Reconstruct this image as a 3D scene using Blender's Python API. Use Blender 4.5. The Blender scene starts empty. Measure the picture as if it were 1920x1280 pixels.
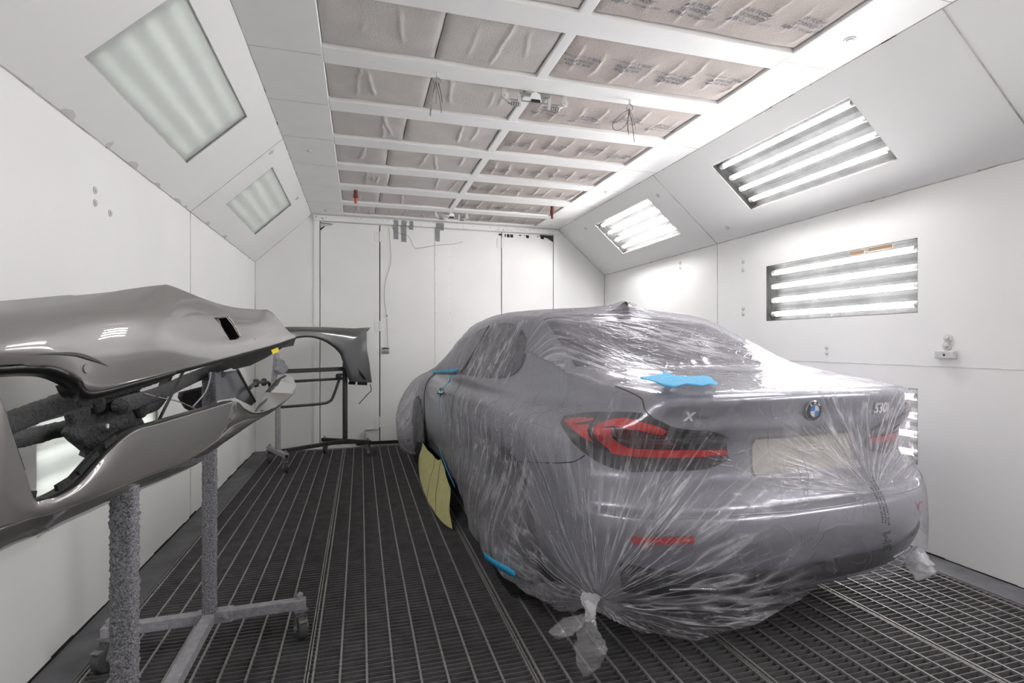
import bpy, bmesh, math, random
import numpy as np
from mathutils import Vector, Matrix, noise as mnoise
random.seed(7)
C = bpy.context.scene.collection
PI = math.pi
# ------------------------------------------------------------------ helpers
class MB:
    """collects shapes and links them as ONE mesh object"""
    def __init__(self): self.v = []; self.f = []
    def add(self, vs, fs):
        n = len(self.v); self.v += [tuple(map(float, p)) for p in vs]; self.f += [tuple(i + n for i in f) for f in fs]; return self
    def box(self, a, b):
        x0, y0, z0 = a; x1, y1, z1 = b
        vs = [(x0,y0,z0),(x1,y0,z0),(x1,y1,z0),(x0,y1,z0),(x0,y0,z1),(x1,y0,z1),(x1,y1,z1),(x0,y1,z1)]
        return self.add(vs, [(3,2,1,0),(4,5,6,7),(0,1,5,4),(1,2,6,5),(2,3,7,6),(3,0,4,7)])
    def obox(self, c, ux, uy, uz):
        c = Vector(c); ux = Vector(ux); uy = Vector(uy); uz = Vector(uz)
        vs = [c+sx*ux+sy*uy+sz*uz for sz in (-1,1) for sx, sy in ((-1,-1),(1,-1),(1,1),(-1,1))]
        return self.add(vs, [(3,2,1,0),(4,5,6,7),(0,1,5,4),(1,2,6,5),(2,3,7,6),(3,0,4,7)])
    def bar(self, a, b, w, h=None, up=(0,0,1)):
        a = Vector(a); b = Vector(b); h = h or w; d = (b-a); L = d.length; d.normalize()
        up = Vector(up)
        if abs(d.dot(up)) > .95: up = Vector((1,0,0))
        s = d.cross(up).normalized(); u = s.cross(d)
        return self.obox((a+b)/2, d*L/2, s*w/2, u*h/2)
    def tube(self, pts, r, n=10, rough=0, cap=True):
        pts = [Vector(p) for p in pts]; rings = []
        up = None
        for i, p in enumerate(pts):
            d = (pts[min(i+1, len(pts)-1)] - pts[max(i-1, 0)]).normalized()
            if up is None: up = Vector((0,0,1)) if abs(d.z) < .9 else Vector((1,0,0))
            s = d.cross(up).normalized(); up = s.cross(d).normalized()
            rr = r[i] if isinstance(r, (list, tuple)) else r
            ring = []
            for k in range(n):
                a = 2*PI*k/n; o = s*math.cos(a)+up*math.sin(a)
                q = rr
                if rough:
                    w = p+o*rr
                    q += rough*(mnoise.noise(w*130)+.7*mnoise.noise(w*60)+.5)
                ring.append(p+o*q)
            rings.append(ring)
        vs = [q for g in rings for q in g]; fs = []
        for i in range(len(rings)-1):
            for k in range(n):
                fs.append((i*n+k, i*n+(k+1) % n, (i+1)*n+(k+1) % n, (i+1)*n+k))
        if cap: fs += [tuple(range(n-1,-1,-1)), tuple(range((len(rings)-1)*n, len(rings)*n))]
        return self.add(vs, fs)
    def lathe(self, prof, axis_o, axis_d, n=24):
        """prof: (radius, distance along axis)"""
        o = Vector(axis_o); d = Vector(axis_d).normalized()
        s = d.orthogonal().normalized(); u = d.cross(s)
        vs = []; fs = []
        for r, h in prof:
            for k in range(n):
                a = 2*PI*k/n; vs.append(o+d*h+(s*math.cos(a)+u*math.sin(a))*r)
        for i in range(len(prof)-1):
            for k in range(n): fs.append((i*n+k, i*n+(k+1) % n, (i+1)*n+(k+1) % n, (i+1)*n+k))
        fs += [tuple(range(n-1,-1,-1)), tuple(range((len(prof)-1)*n, len(prof)*n))]
        return self.add(vs, fs)
    def grid(self, rows):
        """rows: list of equal-length point lists"""
        m = len(rows[0]); vs = [p for r in rows for p in r]
        fs = [(i*m+j, i*m+j+1, (i+1)*m+j+1, (i+1)*m+j) for i in range(len(rows)-1) for j in range(m-1)]
        return self.add(vs, fs)
    def prism(self, poly, off):
        n = len(poly); off = Vector(off); a = [Vector(p) for p in poly]; b = [p+off for p in a]
        return self.add(a+b, [tuple(range(n)), tuple(range(2*n-1, n-1, -1))]+[(k, k+n, (k+1) % n+n, (k+1) % n) for k in range(n)])
    def build(self, name, m=None, parent=None, smooth=False, bevel=0, loc=None, solid=0, sub=0):
        me = bpy.data.meshes.new(name); me.from_pydata(self.v, [], self.f); me.update()
        return link(name, me, m, parent, smooth, bevel, loc, solid, sub)
def link(name, me, m=None, parent=None, smooth=False, bevel=0, loc=None, solid=0, sub=0, fix=True):
    if fix:
        bm = bmesh.new(); bm.from_mesh(me); bmesh.ops.recalc_face_normals(bm, faces=bm.faces); bm.to_mesh(me); bm.free()
    if m: me.materials.append(m)
    o = bpy.data.objects.new(name, me); C.objects.link(o)
    if loc is not None:
        o.location = loc
    if parent: o.parent = parent
    if smooth:
        for p in me.polygons: p.use_smooth = True
    if solid:
        s = o.modifiers.new('thickness', 'SOLIDIFY'); s.thickness = abs(solid); s.offset = -1 if solid > 0 else 1
    if bevel:
        b = o.modifiers.new('bevel', 'BEVEL'); b.width = bevel; b.segments = 2; b.limit_method = 'ANGLE'
    if sub:
        b = o.modifiers.new('sub', 'SUBSURF'); b.levels = sub; b.render_levels = sub
    return o
def tag(o, label=None, cat=None, group=None, kind=None):
    if label: o['label'] = label
    if cat: o['category'] = cat
    if group: o['group'] = group
    if kind: o['kind'] = kind
    return o
def thing(name, label, cat, loc=(0,0,0), group=None):
    o = bpy.data.objects.new(name, None); C.objects.link(o); o.location = loc; o.empty_display_size = .1
    return tag(o, label, cat, group)
def under(o, root):
    """parent o (built in world coordinates) under root without moving it"""
    o.parent = root; o.matrix_parent_inverse = Matrix.Translation(root.location).inverted(); return o
def struct(o): o['kind'] = 'structure'; return o
def copy_tree(o, loc, label=None, parent=None):
    c = o.copy(); C.objects.link(c)
    if parent: c.parent = parent
    else: c.location = loc
    if label: c['label'] = label
    for ch in list(o.children): copy_tree(ch, None, None, c)
    return c
def cr(pts, n=8):
    """Catmull-Rom through points"""
    P = [np.array(p, float) for p in pts]; out = []
    for i in range(len(P)-1):
        p0 = P[max(i-1,0)]; p1 = P[i]; p2 = P[i+1]; p3 = P[min(i+2, len(P)-1)]
        for k in range(n):
            t = k/n
            out.append(.5*((2*p1)+(-p0+p2)*t+(2*p0-5*p1+4*p2-p3)*t*t+(-p0+3*p1-3*p2+p3)*t**3))
    out.append(P[-1]); return out
def crgrid(rows, n, m):
    a = [cr(r, m) for r in rows]
    cols = [cr([a[i][j] for i in range(len(a))], n) for j in range(len(a[0]))]
    return [[tuple(cols[j][i]) for j in range(len(cols))] for i in range(len(cols[0]))]
def text_mesh(s, size, extrude=.0005, font_shear=0, bold=0):
    cu = bpy.data.curves.new('t', 'FONT'); cu.body = s; cu.size = size; cu.extrude = extrude
    cu.align_x = 'CENTER'; cu.align_y = 'CENTER'; cu.shear = font_shear; cu.offset = bold; cu.resolution_u = 3
    o = bpy.data.objects.new('t', cu); C.objects.link(o)
    dg = bpy.context.evaluated_depsgraph_get(); dg.update()
    me = bpy.data.meshes.new_from_object(o.evaluated_get(dg))
    bpy.data.objects.remove(o); bpy.data.curves.remove(cu)
    vs = [tuple(v.co) for v in me.vertices]; fs = [tuple(p.vertices) for p in me.polygons]
    bpy.data.meshes.remove(me)
    return vs, fs
# ------------------------------------------------------------------ materials
def srgb(r, g=None, b=None):
    c = (r, g, b) if g is not None else (r, r, r)
    return tuple((x/12.92 if x <= .04045 else ((x+.055)/1.055)**2.4) for x in c)+(1,)
def newmat(name):
    m = bpy.data.materials.new(name); m.use_nodes = True; nt = m.node_tree
    for n in list(nt.nodes): nt.nodes.remove(n)
    out = nt.nodes.new('ShaderNodeOutputMaterial'); return m, nt, out
def N(nt, t, **kw):
    n = nt.nodes.new(t)
    for k, v in kw.items():
        if k in n.inputs: n.inputs[k].default_value = v
        else: setattr(n, k, v)
    return n
def pmat(name, col, rough=.5, metal=0, var=.0, vscale=8, bump=0, bscale=60, coat=0, spec=.5, col2=None, detail=6):
    m, nt, out = newmat(name); b = N(nt, 'ShaderNodeBsdfPrincipled')
    b.inputs['Base Color'].default_value = col; b.inputs['Roughness'].default_value = rough
    b.inputs['Metallic'].default_value = metal; b.inputs['Specular IOR Level'].default_value = spec
    b.inputs['Coat Weight'].default_value = coat; b.inputs['Coat Roughness'].default_value = .02
    nt.links.new(b.outputs[0], out.inputs[0])
    tc = N(nt, 'ShaderNodeTexCoord')
    if var or col2:
        nz = N(nt, 'ShaderNodeTexNoise', Scale=vscale, Detail=detail); nt.links.new(tc.outputs['Object'], nz.inputs['Vector'])
        mx = N(nt, 'ShaderNodeMix', data_type='RGBA')
        c2 = col2 or tuple(min(1, x*(1+var)) for x in col[:3])+(1,)
        c1 = col if col2 else tuple(x*(1-var) for x in col[:3])+(1,)
        rp = N(nt, 'ShaderNodeMapRange'); rp.inputs[1].default_value = .3; rp.inputs[2].default_value = .7
        nt.links.new(nz.outputs[0], rp.inputs[0]); nt.links.new(rp.outputs[0], mx.inputs[0])
        mx.inputs[6].default_value = c1; mx.inputs[7].default_value = c2
        nt.links.new(mx.outputs[2], b.inputs['Base Color'])
    if bump:
        nz = N(nt, 'ShaderNodeTexNoise', Scale=bscale, Detail=5); nt.links.new(tc.outputs['Object'], nz.inputs['Vector'])
        bp = N(nt, 'ShaderNodeBump', Strength=bump, Distance=.01); nt.links.new(nz.outputs[0], bp.inputs['Height'])
        nt.links.new(bp.outputs[0], b.inputs['Normal'])
    return m
M = {}
M['white'] = pmat('white_booth_paint', srgb(.93,.93,.922), .45, var=.03, vscale=1.3, bump=.12, bscale=3)
M['door'] = pmat('white_door_paint', srgb(.935,.935,.927), .3, var=.03, vscale=2, bump=.15, bscale=4)
M['beam'] = pmat('white_beam_paint', srgb(.95,.95,.945), .5, var=.02, vscale=5)
M['hard'] = pmat('painted_hardware', srgb(.80,.80,.79), .45, var=.08, vscale=40)
M['seam'] = pmat('sealant_line', srgb(.74,.73,.71), .7, var=.35, vscale=9)
M['smudge'] = pmat('grey_smudge', srgb(.80,.80,.79), .6, var=.05, vscale=30)
M['crack'] = pmat('dark_crack', srgb(.22,.21,.20), .9, var=.5, vscale=20)
M['gap'] = pmat('dark_gap', srgb(.10,.10,.10), .9)
M['curb'] = pmat('dusty_steel_ledge', srgb(.36,.36,.37), .75, var=.25, vscale=7, bump=.2, bscale=60)
M['pit'] = pmat('pit_concrete', srgb(.10,.10,.10), .95)
M['bar'] = pmat('grating_bar', srgb(.36,.355,.36), .7, var=.25, vscale=12, bump=.3, bscale=90)
M['cross'] = pmat('grating_cross_bar', srgb(.52,.51,.50), .55, var=.15, vscale=14)
M['grime'] = pmat('blackened_metal', srgb(.12,.12,.125), .7, bump=.5, bscale=120)
M['rim'] = pmat('alloy_rim', srgb(.6,.6,.62), .3, metal=1)
M['rubber'] = pmat('tyre_rubber', srgb(.09,.09,.09), .8)
M['stand'] = pmat('dusty_grey_steel', srgb(.60,.595,.61), .8, var=.18, vscale=45, bump=.5, bscale=140)
M['blacksteel'] = pmat('black_steel_tube', srgb(.20,.20,.205), .6, var=.3, vscale=25, bump=.4, bscale=90)
M['caster'] = pmat('worn_caster_steel', srgb(.45,.45,.45), .6, var=.3, vscale=60, bump=.4, bscale=120)
M['casterwheel'] = pmat('caster_wheel', srgb(.30,.30,.30), .7, var=.25, vscale=50)
M['crust'] = pmat('overspray_crust', srgb(.20,.20,.205), .85, col2=srgb(.33,.33,.335), vscale=150, bump=1, bscale=170)
M['crustpale'] = pmat('pale_overspray_crust', srgb(.33,.33,.345), .9, col2=srgb(.72,.72,.74), vscale=190, bump=1, bscale=220, detail=3)
M['tape'] = pmat('blue_masking_tape', srgb(.18,.66,.86), .6, var=.1, vscale=60, bump=.5, bscale=50)
M['paper'] = pmat('yellow_masking_paper', srgb(.74,.72,.50), .8, var=.08, vscale=14, bump=.5, bscale=14)
M['duct'] = pmat('grey_duct_tape', srgb(.58,.58,.585), .5, var=.2, vscale=60)
M['copper'] = pmat('rusty_sprinkler', srgb(.42,.20,.13), .6, var=.3, vscale=80)
M['orange'] = pmat('orange_tape', srgb(.80,.38,.27), .6)
M['wire'] = pmat('grey_wire', srgb(.42,.41,.40), .5)
M['zinc'] = pmat('zinc_plate', srgb(.62,.62,.62), .4, metal=.6, var=.15, vscale=40)
M['yellow'] = pmat('yellow_sticker', srgb(.93,.85,.10), .5)
M['ink'] = pmat('blue_grey_ink', srgb(.53,.55,.58), .8)
M['black'] = pmat('black_plastic', srgb(.08,.08,.085), .4)
M['blackgloss'] = pmat('gloss_black', srgb(.06,.06,.065), .12)
M['sock'] = pmat('lamp_socket', srgb(.78,.78,.77), .5)
M['brown'] = pmat('brown_masking', srgb(.66,.55,.44), .8)
M['padL'] = pmat('grey_filter_fabric', srgb(.79,.77,.755), .95, var=.06, vscale=6, bump=.35, bscale=120)
M['padR'] = pmat('tan_filter_fabric', srgb(.735,.70,.68), .95, var=.05, vscale=7, bump=.35, bscale=120)
M['carpaint'] = pmat('dark_grey_metallic', srgb(.57,.575,.60), .30, metal=.4, coat=1)
M['primer'] = pmat('grey_gloss_paint', srgb(.47,.46,.455), .36, metal=.3, coat=1)
M['fenderpaint'] = pmat('fender_grey_paint', srgb(.31,.31,.315), .3, metal=.3, coat=1)
M['glass'] = pmat('dark_car_glass', srgb(.22,.23,.25), .06)
M['chrome'] = pmat('chrome', srgb(.85,.85,.85), .08, metal=1)
M['lampdark'] = pmat('smoked_lamp_plastic', srgb(.09,.085,.09), .15, coat=1)
M['lampred'] = pmat('red_lamp_lens', srgb(.80,.03,.04), .12, coat=1)
M['lampdeep'] = pmat('deep_red_lens', srgb(.32,.05,.07), .12, coat=1)
M['plate'] = pmat('pale_number_plate', srgb(.80,.78,.69), .5, var=.1, vscale=9)
M['bwhite'] = pmat('badge_white', srgb(.92,.92,.92), .3)
M['bblue'] = pmat('badge_blue', srgb(.22,.55,.82), .3)
M['print'] = pmat('black_print', srgb(.07,.07,.08), .7)
def emit(name, col, s):
    m, nt, out = newmat(name); e = N(nt, 'ShaderNodeEmission', Color=col, Strength=s); nt.links.new(e.outputs[0], out.inputs[0]); return m
M['tubeR'] = emit('fluorescent_tube', (1,.98,.985,1), 48)
M['tubeF'] = emit('fluorescent_tube_far', (1,.98,.985,1), 82)
M['tubeB'] = emit('fluorescent_tube_bright', (1,.98,.985,1), 50)
M['tubeL'] = emit('fluorescent_tube_old', (1,.98,.985,1), 3.6)
M['tubeW'] = emit('fluorescent_tube_wall', (1,.98,.985,1), 9)
M['reflector'] = pmat('grey_reflector_tray', srgb(.145,.145,.145), .7, spec=.08)
def schlick(nt, f0, normal=None):
    lw = N(nt, 'ShaderNodeLayerWeight', Blend=.5)
    if normal is not None: nt.links.new(normal, lw.inputs['Normal'])
    p = N(nt, 'ShaderNodeMath', operation='POWER'); nt.links.new(lw.outputs['Facing'], p.inputs[0]); p.inputs[1].default_value = 5
    q = N(nt, 'ShaderNodeMath', operation='MULTIPLY_ADD'); nt.links.new(p.outputs[0], q.inputs[0]); q.inputs[1].default_value = 1-f0; q.inputs[2].default_value = f0
    return q.outputs[0]
def panemat(name, haze, gcol, dirt):
    m, nt, out = newmat(name)
    tr = N(nt, 'ShaderNodeBsdfTransparent', Color=gcol); gl = N(nt, 'ShaderNodeBsdfGlossy', Roughness=.05)
    df = N(nt, 'ShaderNodeBsdfDiffuse', Color=srgb(.85,.865,.85)); tl = N(nt, 'ShaderNodeBsdfTranslucent', Color=srgb(.88,.895,.88))
    dm = N(nt, 'ShaderNodeMixShader', Fac=.45); nt.links.new(df.outputs[0], dm.inputs[1]); nt.links.new(tl.outputs[0], dm.inputs[2])
    tc = N(nt, 'ShaderNodeTexCoord'); nz = N(nt, 'ShaderNodeTexNoise', Scale=6, Detail=8); nt.links.new(tc.outputs['Object'], nz.inputs['Vector'])
    mr = N(nt, 'ShaderNodeMapRange'); mr.inputs[1].default_value = .3; mr.inputs[2].default_value = .7
    mr.inputs[3].default_value = haze-dirt; mr.inputs[4].default_value = haze+dirt
    nt.links.new(nz.outputs[0], mr.inputs[0])
    m1 = N(nt, 'ShaderNodeMixShader'); nt.links.new(mr.outputs[0], m1.inputs[0]); nt.links.new(tr.outputs[0], m1.inputs[1]); nt.links.new(dm.outputs[0], m1.inputs[2])
    fr = schlick(nt, .04)
    m2 = N(nt, 'ShaderNodeMixShader'); nt.links.new(fr, m2.inputs[0]); nt.links.new(m1.outputs[0], m2.inputs[1]); nt.links.new(gl.outputs[0], m2.inputs[2])
    nt.links.new(m2.outputs[0], out.inputs[0]); return m
M['paneL'] = panemat('milky_dusty_glass', .92, srgb(.95,.97,.95), .04)
M['paneW'] = panemat('hazed_lamp_glass', .88, srgb(.97,.97,.97), .03)
M['paneR'] = panemat('clear_lamp_glass', .015, srgb(.98,.98,.98), .01)
UP=[[(-0.772,1.116,1.327),(-0.749,1.084,1.309),(-0.732,1.058,1.275),(-0.724,1.046,1.255),(-0.728,1.053,1.234)],[(-0.72,1.216,1.346),(-0.697,1.177,1.326),(-0.683,1.153,1.295),(-0.675,1.139,1.265),(-0.679,1.146,1.239)],[(-0.692,1.298,1.362),(-0.668,1.253,1.338),(-0.652,1.223,1.306),(-0.641,1.203,1.269),(-0.645,1.209,1.238)],[(-0.671,1.367,1.374),(-0.649,1.321,1.35),(-0.633,1.288,1.322),(-0.622,1.266,1.278),(-0.624,1.271,1.238)],[(-0.651,1.443,1.387),(-0.631,1.389,1.358),(-0.617,1.347,1.328),(-0.605,1.318,1.276),(-0.607,1.317,1.231)],[(-0.631,1.52,1.399),(-0.61,1.458,1.366),(-0.599,1.41,1.332),(-0.59,1.373,1.264),(-0.59,1.366,1.205)],[(-0.614,1.67,1.425),(-0.59,1.574,1.381),(-0.573,1.5,1.338),(-0.572,1.434,1.253),(-0.578,1.398,1.173)],[(-0.596,1.858,1.456),(-0.568,1.758,1.401),(-0.549,1.676,1.348),(-0.541,1.594,1.266),(-0.544,1.553,1.185)],[(-0.586,1.927,1.464),(-0.556,1.845,1.401),(-0.534,1.788,1.339),(-0.522,1.751,1.269),(-0.517,1.751,1.201)],[(-0.553,2.166,1.441),(-0.538,2.029,1.374),(-0.529,1.905,1.317),(-0.508,1.895,1.266),(-0.496,1.925,1.213)],[(-0.515,2.397,1.426),(-0.499,2.28,1.361),(-0.489,2.193,1.304),(-0.48,2.129,1.263),(-0.477,2.092,1.225)],[(-0.465,2.681,1.435),(-0.452,2.559,1.372),(-0.445,2.473,1.323),(-0.442,2.401,1.284),(-0.443,2.348,1.246)],[(-0.431,2.83,1.44),(-0.414,2.763,1.388),(-0.404,2.727,1.341),(-0.396,2.708,1.308),(-0.39,2.697,1.275)],[(-0.395,2.962,1.385),(-0.382,2.979,1.363),(-0.367,3.007,1.342),(-0.352,3.036,1.325),(-0.338,3.098,1.315)]]
LO=[[(-0.724,1.046,1.243),(-0.72,1.042,1.14),(-0.72,1.042,1.025),(-0.724,1.046,0.93),(-0.791,1.144,0.852)],[(-0.675,1.139,1.284),(-0.673,1.137,1.169),(-0.673,1.137,1.04),(-0.675,1.139,0.936),(-0.747,1.261,0.853)],[(-0.657,1.173,1.236),(-0.656,1.171,1.137),(-0.656,1.171,1.026),(-0.657,1.173,0.936),(-0.733,1.309,0.848)],[(-0.643,1.205,1.175),(-0.641,1.199,1.097),(-0.641,1.197,1.01),(-0.644,1.2,0.938),(-0.722,1.346,0.85)],[(-0.637,1.226,1.107),(-0.635,1.218,1.052),(-0.636,1.214,0.99),(-0.639,1.217,0.939),(-0.718,1.363,0.851)],[(-0.629,1.252,1.025),(-0.628,1.244,0.997),(-0.629,1.238,0.965),(-0.633,1.241,0.938),(-0.71,1.393,0.852)],[(-0.624,1.271,0.969),(-0.622,1.264,0.96),(-0.622,1.265,0.949),(-0.625,1.269,0.938),(-0.7,1.426,0.852)],[(-0.616,1.297,0.963),(-0.614,1.294,0.954),(-0.613,1.294,0.944),(-0.615,1.3,0.934),(-0.69,1.462,0.851)],[(-0.608,1.328,0.96),(-0.605,1.323,0.953),(-0.605,1.323,0.943),(-0.607,1.329,0.933),(-0.68,1.496,0.854)],[(-0.593,1.38,0.974),(-0.589,1.379,0.962),(-0.587,1.384,0.946),(-0.589,1.396,0.932),(-0.666,1.59,0.852)],[(-0.572,1.454,1.023),(-0.566,1.458,0.995),(-0.563,1.471,0.963),(-0.563,1.487,0.935),(-0.646,1.723,0.851)],[(-0.552,1.55,1.059),(-0.547,1.558,1.02),(-0.545,1.576,0.974),(-0.545,1.598,0.934),(-0.626,1.856,0.845)],[(-0.533,1.676,1.06),(-0.529,1.682,1.019),(-0.526,1.696,0.97),(-0.527,1.719,0.928),(-0.606,2.013,0.838)],[(-0.5,1.898,1.062),(-0.498,1.883,1.02),(-0.499,1.876,0.971),(-0.503,1.88,0.93),(-0.582,2.221,0.836)],[(-0.462,2.217,1.062),(-0.467,2.181,1.018),(-0.473,2.129,0.977),(-0.48,2.063,0.946),(-0.521,2.287,0.889)],[(-0.467,2.316,1.05),(-0.478,2.312,1.015),(-0.483,2.309,0.981),(-0.49,2.298,0.954),(-0.496,2.457,0.906)],[(-0.464,2.439,1.008),(-0.469,2.472,0.989),(-0.471,2.491,0.97),(-0.473,2.511,0.953),(-0.468,2.633,0.924)],[(-0.445,2.591,0.972),(-0.448,2.631,0.961),(-0.448,2.657,0.95),(-0.449,2.682,0.941),(-0.431,2.877,0.939)],[(-0.401,2.792,0.974),(-0.404,2.849,0.968),(-0.404,2.893,0.963),(-0.404,2.933,0.958),(-0.406,3.145,0.96)],[(-0.36,3.053,1.014),(-0.363,3.101,1.009),(-0.366,3.152,1.003),(-0.365,3.169,1.001),(-0.4,3.606,0.979)]]
T1=[(-0.68,1.187,1.116),(-0.68,1.301,1.12),(-0.68,1.483,1.139),(-0.68,1.644,1.144),(-0.68,1.87,1.153),(-0.68,2.137,1.171)]
T2=[(-0.62,1.654,1.111),(-0.62,1.744,1.116),(-0.62,1.949,1.121),(-0.62,2.556,1.167),(-0.62,3.837,1.213)]
T3=[(-0.76,1.358,1.064),(-0.76,1.471,1.059),(-0.76,1.683,1.054),(-0.76,2.161,1.043),(-0.76,2.311,1.041),(-0.76,2.371,1.055),(-0.76,2.418,1.082),(-0.76,2.46,1.148)]
PLATE=[(-0.7,1.548,1.113),(-0.7,1.562,1.078),(-0.7,1.536,1.063),(-0.7,1.565,1.041),(-0.7,1.63,1.002),(-0.7,1.764,0.956),(-0.7,1.804,0.976),(-0.7,1.925,1.006),(-0.7,2.017,1.006),(-0.7,1.97,1.064),(-0.7,1.974,1.101),(-0.7,1.909,1.133),(-0.7,1.692,1.134)]
BR=[(-0.7,2.405,1.086),(-0.7,2.811,1.083),(-0.7,2.925,0.995),(-0.7,2.543,0.994),(-0.7,2.472,1.014),(-0.7,2.392,1.066)]
BR2=[(-0.55,2.298,1.164),(-0.55,2.726,1.158),(-0.55,3.141,0.968),(-0.55,3.025,0.958),(-0.55,2.661,1.035),(-0.55,2.314,1.055)]
ROD=[(-0.6,1.872,1.04),(-0.55,1.932,1.189)]
WIRE=[(-0.56,2.076,1.061),(-0.56,2.227,1.098),(-0.56,2.286,1.14),(-0.56,2.301,1.17)]
WIRE2=[(-0.6,1.767,1.135),(-0.6,1.886,1.112),(-0.6,2.062,1.081),(-0.6,2.264,1.031)]
BAR4=[(-0.5,2.468,1.17),(-0.5,2.856,0.996)]
ARM=[(-0.48,3.243,0.955),(-0.48,3.34,1.106),(-0.48,3.422,1.216)]
ARM2=[(-0.5,2.725,1.072),(-0.5,2.883,1.084),(-0.5,3.11,1.073),(-0.5,3.284,1.049),(-0.5,3.321,0.969),(-0.5,3.031,0.933)]
CRUST=[(-0.45,3.15,1.198),(-0.45,3.309,1.181),(-0.45,3.486,1.13),(-0.45,3.395,1.103),(-0.45,3.208,1.107),(-0.45,3.076,1.134)]
CHIN=[(-0.459,2.623,0.971),(-0.459,2.887,1.037),(-0.454,3.196,1.078),(-0.43,3.397,1.096),(-0.39,3.384,1.084),(-0.352,3.25,1.042),(-0.355,3.056,1.014),(-0.396,2.758,0.975)]
RECT=[(-0.521,2.165,1.372),(-0.507,2.305,1.384),(-0.49,2.323,1.357),(-0.464,2.332,1.305),(-0.469,2.279,1.294),(-0.479,2.213,1.29),(-0.502,2.199,1.338)]
DOT=[(-0.435,2.459,1.294),(-0.584,1.382,1.225)]
FIN=[(-0.625,1.256,1.258),(-0.6,1.331,1.261),(-0.589,1.372,1.256),(-0.58,1.401,1.246),(-0.572,1.428,1.234),(-0.568,1.445,1.226),(-0.573,1.424,1.233),(-0.582,1.39,1.242),(-0.593,1.357,1.251),(-0.604,1.319,1.255)]
UNDER=[(-0.497,2.18,1.223),(-0.459,2.437,1.244),(-0.403,2.785,1.275),(-0.353,3.231,1.31),(-0.364,3.204,1.268),(-0.394,3.012,1.258),(-0.434,2.773,1.213),(-0.468,2.573,1.183),(-0.495,2.395,1.175)]
YEL=[(-0.405,2.707,1.25),(-0.389,2.807,1.262),(-0.387,2.825,1.241),(-0.402,2.73,1.229)]
FE=[[(-0.816,5.924,1.445),(-0.769,5.889,1.397),(-0.727,5.905,1.349),(-0.696,5.924,1.312),(-0.686,5.953,1.297)],[(-0.707,5.999,1.454),(-0.683,5.948,1.415),(-0.664,5.948,1.377),(-0.65,5.955,1.348),(-0.647,5.979,1.336)],[(-0.559,6.101,1.458),(-0.541,6.041,1.422),(-0.528,6.036,1.386),(-0.519,6.04,1.359),(-0.518,6.063,1.349)],[(-0.376,6.228,1.461),(-0.38,6.148,1.413),(-0.388,6.127,1.365),(-0.394,6.12,1.329),(-0.398,6.139,1.315)],[(-0.182,6.362,1.457),(-0.221,6.258,1.391),(-0.263,6.214,1.325),(-0.294,6.19,1.276),(-0.307,6.202,1.256)],[(-0.024,6.483,1.456),(-0.099,6.343,1.371),(-0.174,6.275,1.288),(-0.23,6.234,1.227),(-0.253,6.24,1.202)],[(0.061,6.542,1.451),(-0.032,6.389,1.352),(-0.124,6.31,1.254),(-0.192,6.26,1.183),(-0.219,6.263,1.154)],[(0.067,6.497,1.349),(-0.022,6.396,1.269),(-0.111,6.319,1.189),(-0.176,6.271,1.129),(-0.203,6.275,1.105)],[(0.072,6.465,1.211),(-0.01,6.404,1.154),(-0.094,6.33,1.098),(-0.155,6.285,1.056),(-0.18,6.29,1.038)],[(0.097,6.479,1.066),(0.013,6.418,1.033),(-0.07,6.344,1.0),(-0.132,6.299,0.976),(-0.157,6.303,0.965)],[(0.115,6.494,0.926),(0.031,6.431,0.919),(-0.053,6.356,0.912),(-0.115,6.311,0.907),(-0.14,6.315,0.903)],[(0.128,6.515,0.817),(0.047,6.448,0.827),(-0.033,6.378,0.838),(-0.093,6.334,0.845),(-0.117,6.339,0.847)]]
FH=[(-0.095,6.428,1.454),(-0.0,6.5,1.466),(0.117,6.587,1.475),(0.086,6.547,1.433),(0.061,6.53,1.419)]
FV=[(-0.094,6.337,1.054),(-0.065,6.358,1.041),(0.048,6.436,0.887),(0.066,6.448,0.854),(0.036,6.427,0.862),(-0.024,6.386,0.94)]
FSTAND={'bar1':[(-0.777,5.975,0.99),(-0.431,6.214,0.991),(-0.166,6.397,0.991)],'bar2':[(-0.698,6.054,0.878),(-0.155,6.429,0.878)],'hoop':[(-0.805,5.956,0.62),(-0.431,6.214,0.614),(-0.334,6.281,0.633),(-0.295,6.308,0.69),(-0.211,6.366,0.938)],'post1':[(-0.82,5.92,0.146),(-0.82,5.92,0.625)],'post2':[(-0.165,6.374,0.153),(-0.171,6.37,1.06)]}
FCABLE=[(0.109,6.49,0.8),(0.122,6.499,0.723),(0.085,6.473,0.689),(-0.018,6.402,0.58)]
# ------------------------------------------------------------------ room
XL, XR, YF, YB, ZW, ZC, CXL, CXR = -1.2, 3.32, -2.2, 6.85, 2.245, 2.85, -.57, 2.62
# lamp openings: (Y0, Y1)
LY = [(-.10, 1.17), (2.45, 3.72), (4.72, 5.96)]
def slope_pt(side, f, y):  # f 0 at wall fold, 1 at ceiling
    if side < 0: return (XL+f*(CXL-XL), y, ZW+f*(ZC-ZW))
    return (XR+f*(CXR-XR), y, ZW+f*(ZC-ZW))
SF = (.255, .80)
def holed(mb, fn, us, vs, holes):
    """fn(u,v)->point ; cells of the us x vs lattice that are not holes"""
    for i in range(len(us)-1):
        for j in range(len(vs)-1):
            cu, cv = (us[i]+us[i+1])/2, (vs[j]+vs[j+1])/2
            if any(h[0] < cu < h[1] and h[2] < cv < h[3] for h in holes): continue
            mb.add([fn(us[i],vs[j]), fn(us[i+1],vs[j]), fn(us[i+1],vs[j+1]), fn(us[i],vs[j+1])], [(0,1,2,3)])
WZ_UP, WZ_LO = (1.472, 1.937), (.53, 1.0)
WY = (2.465, 3.737)
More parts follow.
